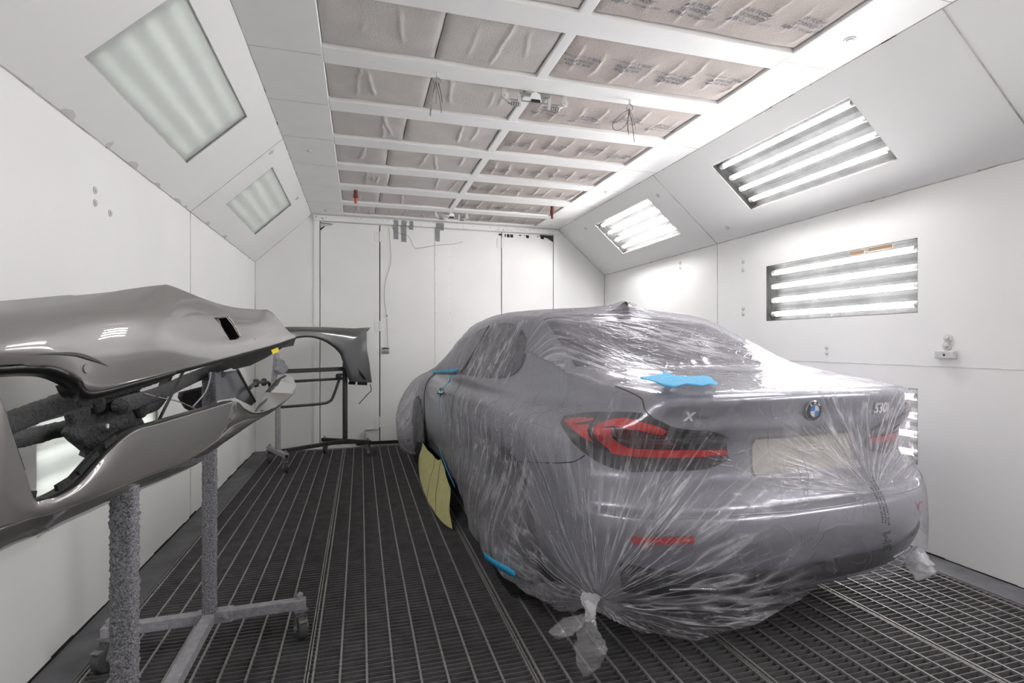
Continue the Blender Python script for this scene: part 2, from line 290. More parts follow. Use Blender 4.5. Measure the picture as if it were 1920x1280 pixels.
def wall(side, name):
    mb = MB(); X = XL if side < 0 else XR
    ys = sorted({YF, YB, *WY, -.1, 1.17}); zs = sorted({-.45, ZW, *WZ_UP, *WZ_LO})
    holes = [(WY[0], WY[1], WZ_LO[0], WZ_LO[1])]
    if side > 0: holes += [(WY[0], WY[1], WZ_UP[0], WZ_UP[1]), (-.1, 1.17, WZ_UP[0], WZ_UP[1])]
    holed(mb, lambda u, v: (X, u, v), ys, zs, holes)
    ys = sorted({YF, YB, *[q for p in LY for q in p]})
    holed(mb, lambda u, v: slope_pt(side, v, u), ys, [0, SF[0], SF[1], 1], [(a, b, SF[0], SF[1]) for a, b in LY])
    return struct(mb.build(name, M['white']))
wl = wall(-1, 'wall_left'); wr = wall(1, 'wall_right')
# sealant lines over the panel joints
k = 0
def trim(mb, m, parent=None, smooth=False):
    global k
    k += 1; o = struct(mb.build('trim_%d' % k, m)); return o
def wavy(a, b, r, n=40, amp=.0015):
    a = Vector(a); b = Vector(b)
    return [a.lerp(b, i/n)+Vector((0,0,amp*mnoise.noise(a.lerp(b, i/n)*9))) for i in range(n+1)]
for side in (-1, 1):
    X = XL if side < 0 else XR; s = -side; CX = CXL if side < 0 else CXR
    mb = MB()
    for y in (1.83, 4.38):
        mb.tube(wavy((X+s*.0005, y, 0), (X+s*.0005, y, ZW), .003), .003, 5)
        p, q = slope_pt(side, 0, y), slope_pt(side, 1, y); mb.tube(wavy(p, q, .004), .004, 5)
    mb.tube(wavy((X+s*.001, YF, ZW), (X+s*.001, YB, ZW), .005, 120, .004), .0045, 5)
    mb.tube(wavy((CX, YF, ZC-.001), (CX, YB, ZC-.001), .003, 120, .002), .003, 5)
    if side > 0: mb.tube(wavy((X, YF, 1.143), (X, YB, 1.143), .002, 120), .0018, 5)
    mb.tube(wavy((X+s*.002, YB-.003, 0), (X+s*.002, YB-.003, ZW), .003), .004, 5)
    mb.tube(wavy(slope_pt(side,0,YB-.003), slope_pt(side,1,YB-.003), .004), .004, 5)
    trim(mb, M['seam'])
    # chipped dark cracks along the folds
    mb = MB()
    rnd = random.Random(3+side)
    for i in range(26):
        y = rnd.uniform(1.9, 6.7); L = rnd.uniform(.01, .05); z = ZW+rnd.uniform(-.006, .006)
        mb.bar((X+s*.002, y, z), (X+s*.003, y+L, z+rnd.uniform(-.004,.004)), .003, .003)
    for i in range(16):
        y = rnd.uniform(1.9, 6.7); L = rnd.uniform(.01, .06)
        mb.bar((CX, y, ZC-.003), (CX+rnd.uniform(-.004,.004), y+L, ZC-.003), .003, .003)
    trim(mb, M['crack'])
mb = MB()   # flaking patches along the left fold
for y, L, f in ((2.62,.11,.03),(3.02,.05,.035),(3.28,.12,.03),(3.66,.09,.02),(4.0,.16,.02),(4.22,.06,.02),(4.75,.10,.03),(5.3,.12,.03)):
    a = [Vector(slope_pt(-1, g, yy))+Vector((.0012,0,-.0012)) for g, yy in ((.004,y),(.004,y+L),(f,y+L*.85),(f*1.4,y+L*.5),(f*.8,y+L*.1))]
    mb.add(a, [(0,1,2,3,4)])
trim(mb, M['smudge'])
# ceiling frame
ROWP = [1.235, 1.87, 2.505, 3.14, 3.765, 4.40, 5.035, 5.69, 6.30]
ROWL = .468
rows = [(-.67+.635*i, -.67+.635*i+ROWL) for i in range(3)]+[(y, y+ROWL if y < 6.2 else 6.74) for y in ROWP]
rows = [(-1.94,-1.472),(-1.305,-.837)]+rows
PX = ((-.197, 1.0), (1.06, 2.255))
mb = MB(); T = .09
mb.box((CXL, YF, ZC), (PX[0][0], YB, ZC+T)); mb.box((PX[1][1], YF, ZC), (CXR, YB, ZC+T)); mb.box((PX[0][1], YF, ZC+.004), (PX[1][0], YB, ZC+T))
yy = YF
for a, b in rows+[(YB, YB)]:
    mb.box((PX[0][0], yy, ZC), (PX[1][1], a, ZC+T)); yy = b
mb.box((CXL, YF, ZC+.13), (CXR, YB, ZC+.15))
ceil = struct(mb.build('ceiling', M['beam'], bevel=.004))
# joints across the ceiling border and worn lines on the beams
mb = MB()
for i, (a, b) in enumerate(rows):
    ym = (rows[i-1][1]+a)/2 if i else a
    mb.box((CXL, ym-.0015, ZC-.0012), (PX[0][0]-.01, ym+.0015, ZC+.001)); mb.box((PX[1][1]+.02, ym-.0015, ZC-.0012), (CXR, ym+.0015, ZC+.001))
trim(mb, M['seam'])
# filter pads -------------------------------------------------------------
def pad(x0, x1, y0, y1, seed, pleats, m, right):
    rnd = random.Random(seed); nx = int((x1-x0)/.009); ny = int((y1-y0)/.0135)
    pl = []
    if pleats:
        for q in range(pleats): pl.append(((q+.6+rnd.uniform(-.12,.12))/pleats*(x1-x0), rnd.uniform(.008,.014), rnd.uniform(-.05,.05), rnd.uniform(0,.3), rnd.uniform(.75,1)))
    else:
        for q in range(rnd.choice((2,3,3))): pl.append((rnd.uniform(.12,.92)*(x1-x0), rnd.uniform(.004,.009), rnd.uniform(-.10,.10), rnd.uniform(-.2,.4), rnd.uniform(.6,1.05)))
    rws = []
    for j in range(ny+1):
        fy = j/ny; r = []
        for i in range(nx+1):
            fx = i/nx; x = x0+fx*(x1-x0); y = y0+fy*(y1-y0)
            e = min(fx*(x1-x0), (1-fx)*(x1-x0), fy*(y1-y0), (1-fy)*(y1-y0))
            z = ZC+.012+.016*math.exp(-e/.014)
            z += .006*mnoise.noise(Vector((x*5+seed, y*4, 0)))
            for (px, h, sl, f0, f1) in pl:
                d = (x-x0)-px-sl*(fy-.5)-.012*mnoise.noise(Vector((y*12, seed+px*9, 3)))
                env = max(0, min(1, (fy-f0)*6, (f1-fy)*6))
                if pleats: z -= env*h*(math.exp(-max(d,0)/.007) if d >= 0 else math.exp(d/.035))
                else: z -= env*h*math.exp(-(d/.010)**2)
            r.append((x, y, min(z, ZC+.06)))
        rws.append(r)
    return MB().grid(rws), (lambda x, y: rws[max(0,min(ny,int((y-y0)/(y1-y0)*ny+.5)))][max(0,min(nx,int((x-x0)/(x1-x0)*nx+.5)))][2])
ordn = ['nearest the camera', 'second from the camera', 'third from the camera', 'fourth from the camera', 'fifth from the camera', 'third from the doors', 'second from the doors', 'nearest the doors']
vis = 0
LINES = [('AIR FLOW', .036, .052), ('TECHNOLOGY', .034, .018), ('AFR-1', .040, -.026)]
def fit(s, w, h, b=.0):
    vs, fs = text_mesh(s, 1, 0, .12, b); x = [v[0] for v in vs]; y = [v[1] for v in vs]; kx = w/(max(x)-min(x)); ky = h/(max(y)-min(y))
    return [(v[0]*kx, v[1]*ky, 0) for v in vs], fs
T_A = [(fit('AIR FLOW', .165, .026, .012), .036), (fit('TECHNOLOGY', .175, .026, .012), .0)]
T_B = [(fit('AFR-1', .085, .030, .012), -.075, -.038), (fit('AIR LEAVING SIDE', .15, .016), .06, -.043)]
for i, (a, b) in enumerate(rows):
    if a < 1.8:
        if a > 1.2:
            pass
        mbp, _ = pad(PX[0][0]+.002, PX[1][1]-.002 if False else PX[0][1]-.002, a, b, 100+i, 0, M['padL'], 0)
        o = mbp.build('ceiling_filter', M['padL'], smooth=True); tag(o, 'grey filter pad in the ceiling grid behind the camera', 'filter', 'ceiling filter pads behind the camera')
        mbp, _ = pad(PX[1][0]+.002, PX[1][1]-.002, a, b, 200+i, 7, M['padR'], 1)
        o = mbp.build('ceiling_filter', M['padR'], smooth=True); tag(o, 'tan filter pad in the ceiling grid behind the camera', 'filter', 'tan ceiling filter pads behind the camera')
        continue
    od = ordn[vis]; vis += 1
    sp = [.40,.40,.41,.32,.22,.27,.20,.17][min(vis-1,7)]
    for q, (x0, x1) in enumerate(((PX[0][0]+.002, sp-.002), (sp+.002, PX[0][1]-.002))):
        mbp, _ = pad(x0, x1, a+.002, b-.002, 10*i+q, 0, M['padL'], 0)
        o = mbp.build('ceiling_filter', M['padL'], smooth=True)
        tag(o, 'plain grey ceiling filter, %s piece, row %s' % ('far left' if q == 0 else 'middle', od), 'filter', 'plain grey ceiling filters')
    mbp, hz = pad(PX[1][0]+.002, PX[1][1]-.002, a+.002, b-.002, 500+i, 8, M['padR'], 1)
    o = mbp.build('ceiling_filter', M['padR'], smooth=True)
    tag(o, 'tan printed ceiling filter right of the centre rail, row %s' % od, 'filter', 'printed tan ceiling filters')
    flip = vis not in (1, 3)
    rnd = random.Random(i)
    nblk = 4
    for q in range(nblk):
        cx = PX[1][0]+.12+.30*q+(.0 if flip else .05); cy = (a+b)/2+rnd.uniform(-.05,.05)+(0 if flip else .04)
        if flip: cy += .02
        tb = MB()
        for (vs, fs), ox, oy in [(t, 0, dy) for t, dy in T_A]+T_B:
            sgn = -1 if flip else 1
            # letters read from below: mirror x, then rotate half a turn on flipped pads
            pts = []
            for v in vs:
                lx, ly = v[0]+ox, v[1]+oy
                X2, Y2 = (lx, -ly) if not flip else (-lx, ly)
                X2 = cx+X2; Y2 = cy+Y2
                X2 = max(PX[1][0]+.004, min(PX[1][1]-.004, X2)); Y2 = max(a+.006, min(b-.006, Y2))
                pts.append((X2, Y2, hz(X2, Y2)-.0015))
            tb.add(pts, fs)
        p = tb.build('print', M['ink'], o); tag(p, 'blue-grey printed lettering')
# back wall, doors -----------------------------------------------------------
DX = [-.475, .232, 1.02, 1.811, 2.547]; DZ = 2.772
mb = MB()
def fp(u, v): return (u, YB, v)
mb.box((-1.3, YB, -.45), (DX[0]-.004, YB+.1, 3.0)); mb.box((DX[4]+.004, YB, -.45), (3.42, YB+.1, 3.0)); mb.box((DX[0]-.01, YB, DZ), (DX[4]+.01, YB+.1, 3.0))
mb.box((DX[0]-.01, YB, -.45), (DX[4]+.01, YB+.1, .035))
struct(mb.build('wall_back', M['white'], bevel=.003))
MB().box((-1.3, YB+.1, -.45), (3.42, YB+.12, 3.0)).build('trim_90', M['gap']); struct(bpy.data.objects['trim_90'])
struct(MB().box((-1.3, YF-.1, -.45), (3.42, YF, 3.0)).build('wall_front', M['white']))
mb = MB()   # frame around the doors
mb.box((DX[0]-.07, YB-.012, .05), (DX[0]-.004, YB+.01, DZ+.06)); mb.box((DX[4]+.004, YB-.012, .05), (DX[4]+.07, YB+.01, DZ+.06))
mb.box((DX[0]-.07, YB-.03, DZ+.004), (DX[4]+.07, YB+.01, ZC-.012))
trim(mb, M['door'])
doors = []
for i in range(4):
    g0 = .004 if i in (0,) else .006; mb = MB()
    mb.box((DX[i]+g0, YB-.008, .06), (DX[i+1]-(.006 if i in (0,2) else .003), YB+.05, DZ-.006))
    if i == 1: mb.box((DX[2]-.10, YB-.0125, .06), (DX[2]+.09, YB-.008, DZ-.01))
    d = struct(mb.build('door_%d' % (i+1), M['door'], bevel=.004)); doors.append(d)
    rv = MB(); 
    if i in (1, 2):
        xs = (DX[2]-.085, ) if i == 1 else (DX[2]+.10,)
        for x in xs:
            for q in range(14): rv.lathe([(.006,0),(.005,.003),(.001,.005)], (x, YB-.010, .2+q*.185), (0,-1,0), 8)
        rv.build('rivet_row', M['hard'], d, smooth=True)
def hinge(x, z, d):
    mb = MB()
    for s in (-1, 1):
        mb.box((x+s*.008 if s > 0 else x-.062, YB-.014, z-.065), (x+.062 if s > 0 else x-.008, YB-.007, z+.065))
        for dz in (-.042, 0, .042):
            mb.lathe([(.007,0),(.006,.003),(.001,.004)], (x+s*.034+.01*((dz > 0)-(dz < 0)), YB-.014, z+dz), (0,-1,0), 8)
    mb.tube([(x, YB-.016, z-.065), (x, YB-.016, z+.065)], .007, 8)
    h = mb.build('hinge', M['door'], d, bevel=.0015)
for z in (2.62, 1.50, .30): hinge(DX[1], z, doors[0])
for z in (2.62, 1.50): hinge(DX[3], z, doors[2])
# latch of the left leaf, bolt at the foot of the doors
lt = MB(); lx = DX[1]+.07; lz = 1.195
lt.box((lx-.05, YB-.014, lz-.045), (lx+.05, YB-.007, lz+.045)); o = lt.build('latch_plate', M['hard'], doors[1], bevel=.004)
MB().box((lx-.042, YB-.030, lz-.034), (lx+.042, YB-.014, lz-.004)).build('latch_bolt', M['zinc'], doors[1], bevel=.005)
MB().tube([(lx-.035,YB-.02,lz+.02),(lx-.02,YB-.035,lz+.027),(lx+.02,YB-.035,lz+.027),(lx+.035,YB-.02,lz+.02)], .007, 8).build('latch_handle', M['grime'], doors[1], smooth=True)
b = MB(); b.tube([(.225,YB-.02,.215),(.07,YB-.02,.215),(.055,YB-.02,.20),(.055,YB-.02,.0)], .011, 8); b.build('drop_bolt', M['hard'], doors[0], smooth=True)
b = MB()
for z in (.06,.16): b.box((.03, YB-.034, z-.012), (.08, YB-.006, z+.012))
b.build('bolt_keeper', M['hard'], doors[0], bevel=.002)
b = MB(); b.box((-.05, YB-.04, .028), (.6, YB-.005, .062)); trim(b, M['grime'])
# dirty broken corner brackets at the top of the doors
b = MB(); b.prism([(DX[0]+.004,YB-.0105,DZ-.02),(DX[0]+.14,YB-.0105,DZ-.035),(DX[0]+.14,YB-.0105,DZ-.05),(DX[0]+.03,YB-.0105,DZ-.06),(DX[0]+.004,YB-.0105,DZ-.12)], (0,-.002,0)); b.build('corner_bracket', M['hard'], doors[0])
b = MB(); b.prism([(DX[0]+.004,YB-.013,DZ-.018),(DX[0]+.15,YB-.013,DZ-.028),(DX[0]+.15,YB-.013,DZ-.034),(DX[0]+.004,YB-.013,DZ-.026)], (0,-.002,0)); b.prism([(DX[0]+.004,YB-.013,DZ-.09),(DX[0]+.05,YB-.013,DZ-.058),(DX[0]+.06,YB-.013,DZ-.064),(DX[0]+.004,YB-.013,DZ-.118)], (0,-.002,0)); b.build('corner_gap', M['crack'], doors[0])
b = MB(); b.prism([(DX[4]-.20,YB-.0105,DZ-.012),(DX[4]-.003,YB-.0105,DZ-.012),(DX[4]-.003,YB-.0105,DZ-.10),(DX[4]-.09,YB-.0105,DZ-.05),(DX[4]-.20,YB-.0105,DZ-.028)], (0,-.002,0))
rnd = random.Random(5)
for q in range(14):
    x = rnd.uniform(DX[3]-.06, DX[4]-.15); b.box((x, YB-.0115, DZ-.03-rnd.random()*.04), (x+rnd.uniform(.01,.05), YB-.009, DZ-.026))
b.build('corner_gap', M['crack'], doors[3])
# header screws and scuffs
b = MB()
for q in range(44):
    x = rnd.uniform(DX[0]-.05, DX[4]+.05) if q > 14 else rnd.choice((rnd.uniform(-.53,-.3), rnd.uniform(1.6,2.5)))
    z = rnd.uniform(DZ+.012, ZC-.02); b.box((x, YB-.032, z), (x+rnd.uniform(.004,.02), YB-.029, z+.004))
trim(b, M['crack'])
# duct tape strips over the header
for x, z0, w, lab in ((.405,2.60,.055,'longest-left'),(.50,2.57,.06,''),(.60,2.73,.045,''),(.935,2.745,.10,''),(.925,2.60,.06,'')):
    lab = {.405:'ribbed grey tape strip hanging from the door header, leftmost one', .50:'ribbed grey tape strip over the door header, second from left and longest', .60:'short grey tape strip on the door header, third from left', .935:'wide grey tape patch on the door header, right of the strips', .925:'narrow grey tape tail below the wide tape patch on the door'}[x]
    b = MB(); rws = []
    zt = 2.835 if x != .925 else 2.75
    for q in range(21):
        z = zt+(z0-zt)*q/20; y = YB-(.033 if z > DZ else .013)-.002*math.sin(q*2.1)-(.006 if DZ-.05 < z <= DZ else 0)
        rws.append([(x, y, z), (x+w*.5, y-.001, z), (x+w, y, z-.003)])
    b.grid(rws); tag(b.build('duct_tape_strip', M['duct'], solid=.001), lab, 'tape')
# wires on the doors
def wire(pts, r, m, name, label, cat='wire', n=6, group=None):
    return tag(MB().tube([tuple(p) for p in cr(pts, 8)], r, n).build(name, m, smooth=True), label, cat, group)
wire([(.34,YB-.03,2.76),(.36,YB-.02,2.5),(.365,YB-.02,2.3),(.30,YB-.02,2.05),(.285,YB-.02,1.85),(.315,YB-.02,1.62),(.325,YB-.02,1.4),(.33,YB-.02,1.24)], .0022, M['wire'], 'hanging_wire', 'thin grey wire running down the door from the header to the latch')
wire([(.36,YB-.036,2.76),(.45,YB-.036,2.68),(.58,YB-.036,2.64),(.66,YB-.036,2.5),(.74,YB-.036,2.50),(.95,YB-.036,2.545),(1.15,YB-.036,2.57),(1.28,YB-.036,2.61)], .0022, M['wire'], 'hanging_wire', 'sagging thin wire strung across the doors under the tape strips')
tag(MB().lathe([(.008,0),(.008,.02)], (.318,YB-.03,1.63), (0,1,0), 8).build('wire_knot', M['grime']), 'small dark knot on the hanging wire beside the middle hinge', 'knot')
# ledges along the grating
GX = [-1.045, -.2, .645, 1.49, 2.335, 3.11]
for nm, a, b in (('trim_70', XL, GX[0]), ('trim_71', GX[5], XR)):
    mb = MB().box((a, YF, -.1), (b, YB, .003))
    e = b if a == XL else a
    mb.box((e-.003, YF, -.1), (e+.003, YB, .006)); struct(mb.build(nm, M['curb'], bevel=.002))
mb = MB()   # grimy joint at the foot of the walls
rnd = random.Random(2)
for X, s in ((XL, 1), (XR, -1)):
    y = YF
    while y < YB:
        L = rnd.uniform(.05, .25); h = rnd.uniform(.006, .02); mb.box((min(X,X+s*.004), y, .0), (max(X,X+s*.004), min(y+L,YB), h)); y += L
trim(mb, M['gap'])
struct(MB().box((-1.3, YF, -.47), (3.42, YB, -.42)).build('floor', M['pit']))
# floor gratings -------------------------------------------------------------
PITCH = .9125; GY0 = YF+.01
ys = [6.77-PITCH*q for q in range(10)]
def grate_mesh(w, L):
    v = MB(); nb = 30
    for q in range(nb):
        y = L*(q+.5)/nb; v.box((.002, y-.0022, -.032), (w-.002, y+.0022, -.001))
    c = MB(); x = .0225
    c.box((.001,.001,-.032), (.007,L-.001,0)); c.box((w-.007,.001,-.032), (w-.001,L-.001,0))
    while x < w-.02:
        c.box((x-.0042, .001, -.010), (x+.0042, L-.001, .001)); x += .1
    me = bpy.data.meshes.new('grating_bars'); me.from_pydata(v.v, [], v.f); me.materials.append(M['bar'])
    me2 = bpy.data.meshes.new('cross_bars'); me2.from_pydata(c.v, [], c.f); me2.materials.append(M['cross'])
    return me, me2
gm = {}
for ci in range(5):
    w = round(GX[ci+1]-GX[ci]-.003, 3)
    for ri in range(len(ys)):
        y1 = ys[ri]; L = PITCH-.004
        if ri == 0: pass
        key = w
        if key not in gm: gm[key] = grate_mesh(w, L)
        o = thing('floor_grating', 'dark steel bar grating panel set flush in the booth floor', 'grating', (GX[ci]+.0015, y1-PITCH+.002, 0), 'floor grating panels')
        for nm, me in zip(('bearing_bars', 'cross_bars'), gm[key]):
            c = bpy.data.objects.new(nm, me); C.objects.link(c); c.parent = o
struct(MB().box((GX[0], 6.772, -.1), (GX[5], YB, -.004)).build('trim_72', M['curb']))
# ------------------------------------------------------------------ lamps
def lamp(org, ux, uy, uz, L, H, label, tm, pm, depth=.10):
    """org: corner of the opening; ux along the length, uy across, uz into the wall"""
    org = Vector(org); ux = Vector(ux); uy = Vector(uy); uz = Vector(uz)
    root = thing('booth_light', label, 'light', org)
    P = lambda a, b, c: ux*a+uy*b+uz*c
    mb = MB()   # reflector tray with a fold between the tubes
    prof = [(0,.0),(0,.03)]
    n = 4
    for q in range(n):
        c = H*(q+.5)/n+0; w = H/n/2
        prof += [(c-w*.8, depth-.012), (c-w*.35, depth), (c+w*.35, depth), (c+w*.8, depth-.012)]
    prof += [(H,.03),(H,.0)]
    mb.grid([[P(a, b, c) for b, c in prof] for a in (0, L)])
    for a in (0, L): mb.add([P(a,b,c) for b,c in prof]+[P(a,0,depth+.02),P(a,H,depth+.02)], [tuple(range(len(prof)))])
    mb.build('reflector', M['reflector'], root)
    for q in range(n):
        c = H*(q+.5)/n
        t = MB().tube([P(.055, c, depth-.045), P(L-.055, c, depth-.045)], .019, 8)
        tb = t.build('tube', tm, root, smooth=True)
        for a0, a1 in ((.012,.055),(L-.055,L-.012)): MB().tube([P(a0,c,depth-.045),P(a1,c,depth-.045)], .021, 10).build('socket', M['sock'], tb)
    MB().obox(P(L/2,H/2,.012), ux*(L/2-.002), uy*(H/2-.002), uz*.002).build('glass_pane', pm, root)
    fr = MB(); t = .006
    for a0,b0,a1,b1 in ((0,0,L,0),(0,H,L,H),(0,0,0,H),(L,0,L,H)):
        fr.bar(P(a0,b0,.004), P(a1,b1,.004), t, t)
    fr.build('seal', M['crack'] if pm is M['paneR'] and abs(uz.z) < .1 else M['seam'], root)
    return root
lamp((XR, -.1, WZ_UP[0]), (0,1,0), (0,0,1), (1,0,0), 1.27, WZ_UP[1]-WZ_UP[0], 'bright four-tube light recessed in the right wall behind the camera', M['tubeB'], M['paneR'])
names = {0:'behind the camera', 1:'nearer to the camera', 2:'nearer to the doors'}
for i, (a, b) in enumerate(LY):
    for side in (-1, 1):
        p0 = Vector(slope_pt(side, SF[0], a)); p1 = Vector(slope_pt(side, SF[1], a)); uy = (p1-p0); H = uy.length; uy.normalize()
        nr = Vector((-1 if side < 0 else 1, 0, 1)).normalized()
        lamp(p0, (0,1,0), uy, nr, b-a, H, '%s sloped ceiling light with four tubes, %s' % (('milky dusty glass left' if i else 'clear glass left') if side < 0 else 'bright clear glass right', names[i]), M['tubeB'] if not i else M['tubeL'] if side < 0 else (M['tubeR'] if i == 1 else M['tubeF']), M['paneL'] if side < 0 and i else M['paneR'])
up = lamp((XR, WY[0], WZ_UP[0]), (0,1,0), (0,0,1), (1,0,0), WY[1]-WY[0], WZ_UP[1]-WZ_UP[0], 'bright four-tube light recessed in the right wall above the car', M['tubeR'], M['paneR'])
b = MB(); b.box((-.002, .16, .432), (.001, .33, .455)); b.box((-.002,.36,.425),(.001,.47,.452)); b.build('brown_tape', M['brown'], up)
lamp((XR, WY[0], WZ_LO[0]), (0,1,0), (0,0,1), (1,0,0), WY[1]-WY[0], WZ_LO[1]-WZ_LO[0], 'low four-tube light in the right wall mostly hidden behind the car', M['tubeR'], M['paneR'])
lamp((XL, WY[0]-.035, WZ_LO[0]), (0,1,0), (0,0,1), (-1,0,0), WY[1]-WY[0]+.035, WZ_LO[1]-WZ_LO[0], 'low lit light panel in the left wall seen through the grey bumper', M['tubeW'], M['paneW'])
# ------------------------------------------------------------------ wall and ceiling fittings
def bolt(p, d, r, label, group=None):
    o = tag(MB().lathe([(r,0),(r*.95,.004),(r*.6,.005),(r*.55,.009),(r*.1,.010)], p, d, 14).build('wall_bolt', M['hard'], smooth=False), label, 'bolt', group); return o
SL = (.7071,0,-.7071); SR = (-.7071,0,-.7071)
for y, z in ((2.93,2.0),(2.93,1.94),(3.085,1.93)): bolt((XL,y,z), (1,0,0), .018, 'painted bolt head in the cluster of three on the left wall', 'left wall bolt cluster')
for y, z in ((4.02,2.02),(4.02,1.945),(4.02,1.60),(4.02,1.55),(5.0,2.15),(5.0,2.10)): bolt((XR,y,z), (-1,0,0), .02, 'painted bolt head on the right wall left of the wall light', 'right wall bolts')
for y, z in ((3.13,1.25),(3.13,1.21)): bolt((XR,y,z), (-1,0,0), .016, 'small painted bolt above the seam on the right wall', 'right wall seam bolts')
for f, y, sd in ((.15,4.1,1),(.78,4.55,1),(.82,6.2,1),(.85,4.45,-1),(.9,5.9,-1)):
    bolt(slope_pt(sd,f,y), SR if sd > 0 else SL, .024, 'round painted plug in the %s sloped panel %s' % ('right' if sd > 0 else 'left', {4.1:'below the near light',4.55:'above the far light',6.2:'beside the doors',4.45:'between the two lights',5.9:'beside the doors'}[y]), None)
for x, y, lab in ((2.43,2.15,'round painted plug in the ceiling border right of the printed filter nearest the camera'),(-.40,4.6,'small painted plug in the left ceiling border with a dark scratch'),(2.44,5.0,'painted plug in the right ceiling border midway to the doors'),(2.43,6.6,'painted plug in the right ceiling corner at the doors'),(-.39,6.6,'painted plug in the left ceiling corner at the doors')):
    bolt((x,y,ZC), (0,0,-1), .03 if y < 3 else .02, lab)
br = thing('wall_bracket', 'small white painted metal bracket with two knobs on the right wall', 'bracket', (XR,2.29,1.21))
MB().box((-.03,-.055,-.018),(0,.055,.028)).build('block', M['hard'], br, bevel=.004)
for dz, dy in ((.055,0),(.10,-.005)): MB().lathe([(.026,0),(.026,.008),(.012,.010),(.012,.022),(.002,.024)], (0,dy,dz), (-1,0,0), 14).build('knob', M['hard'], br)
MB().lathe([(.007,0),(.006,.002)], (-.03,0,.004), (-1,0,0), 10).build('screw', M['grime'], br)
# hooks with wires hanging from the ceiling beam
def hook(x, y, lab, seed, rust):
    r = thing('ceiling_hook', lab, 'hook', (x,y,ZC))
    MB().tube([(0,0,0),(0,0,-.03)], .006, 8).build('shank', M['hard'], r)
    ring = [(.022*math.cos(a), 0, -.052+.022*math.sin(a)) for a in np.linspace(0, 2*PI, 20)]
    MB().tube(ring, .0035, 6).build('ring', M['zinc'], r, smooth=True)
    rnd = random.Random(seed)
    for q in range(5):
        L = rnd.uniform(.10,.21); dx = rnd.uniform(-.03,.03)
        pts = [(rnd.uniform(-.012,.012),rnd.uniform(-.01,.01),-.06),(dx,rnd.uniform(-.02,.02),-.06-L*.5),(dx*1.4,rnd.uniform(-.02,.02),-.06-L)]
        MB().tube([tuple(p) for p in cr(pts,6)], .0022, 5).build('wire', M['copper'] if (q == 0 and rust) else (M['wire'] if q % 2 else M['zinc']), r, smooth=True)
    return r
hook(.427, 3.07, 'ring hook with a bunch of wires hanging from the ceiling beam at left', 1, True)
h2 = hook(1.667, 3.07, 'ring hook with loose looped wires hanging from the ceiling beam at right', 2, True)
MB().tube([tuple(p) for p in cr([(0,0,-.06),(-.06,.0,-.10),(-.11,.02,-.16),(-.09,.02,-.20),(-.03,.01,-.17),(.0,0,-.09)],8)], .0022, 5).build('wire', M['wire'], h2, smooth=True)
def roller(x, y, s, lab):
    r = thing('roller_bracket', lab, 'bracket', (x,y,ZC))
    for sd in (-1,1):
        a = MB(); a.bar((sd*.20*s,0,.012),(sd*.20*s,0,-.05*s),.016,.03); a.bar((sd*.20*s,-.0,-.045*s),(sd*.155*s,-.0,-.075*s),.016,.02); a.build('arm', M['hard'], r, bevel=.003)
        MB().lathe([(.022*s,0),(.022*s,.012),(.008,.014),(.006,.02)], (sd*.195*s,-.012,-.045*s), (0,-1,0), 16).build('roller', M['hard'], r)
        a = MB().tube([(sd*.10*s,0,-.08*s),(sd*.17*s,0,-.08*s)], .005, 8)
        for q in range(4): a.lathe([(.012*s,0),(.014*s,.006),(.012*s,.012)], (sd*(.11+.014*q)*s,0,-.08*s), (1,0,0), 10)
        a.build('spring', M['zinc'], r, smooth=True)
        MB().bar((sd*.10*s,0,-.09*s),(sd*.10*s,0,-.01*s),.014,.02).build('strap', M['hard'], r)
    MB().bar((-.10*s,0,-.014*s),(.10*s,0,-.014*s),.02,.014).build('channel', M['zinc'], r)
    MB().bar((-.19*s,0,-.055*s),(.19*s,0,-.055*s),.006,.006).build('rod', M['zinc'], r)
    p = MB(); p.prism([(-.045*s,-.02,-.06*s),(.04*s,-.02,-.06*s),(.03*s,-.02,-.012*s),(.0,-.02,.0),(-.025*s,-.02,-.012*s)], (0,-.006,0)); p.build('gusset', M['door'], r, bevel=.002)
    MB().box((-.03*s,-.034,-.066*s),(.03*s,-.02,-.05*s)).build('pin', M['grime'], r, bevel=.003)
roller(1.05, 3.16, 1.0, 'white metal roller bracket on the ceiling centre rail near the camera')
roller(1.05, 6.33, .95, 'small dark roller bracket on the ceiling centre rail above the doors')
for x, y, lab in ((-.047,5.66,'orange-brown sprinkler fitting hanging at the left of the ceiling grid'),(2.123,5.74,'dark brown sprinkler fitting hanging at the right of the ceiling grid')):
    r = thing('sprinkler_fitting', lab, 'sprinkler', (x,y,ZC))
    MB().lathe([(.02,0),(.02,.05),(.024,.05),(.024,.085),(.016,.09)], (0,0,.01), (0,0,-1), 14).build('collar', M['copper'], r)
    MB().lathe([(.014,0),(.014,.05),(.004,.055)], (0,0,-.08), (0,0,-1), 12).build('tip', M['orange'] if x < 0 else M['copper'], r)
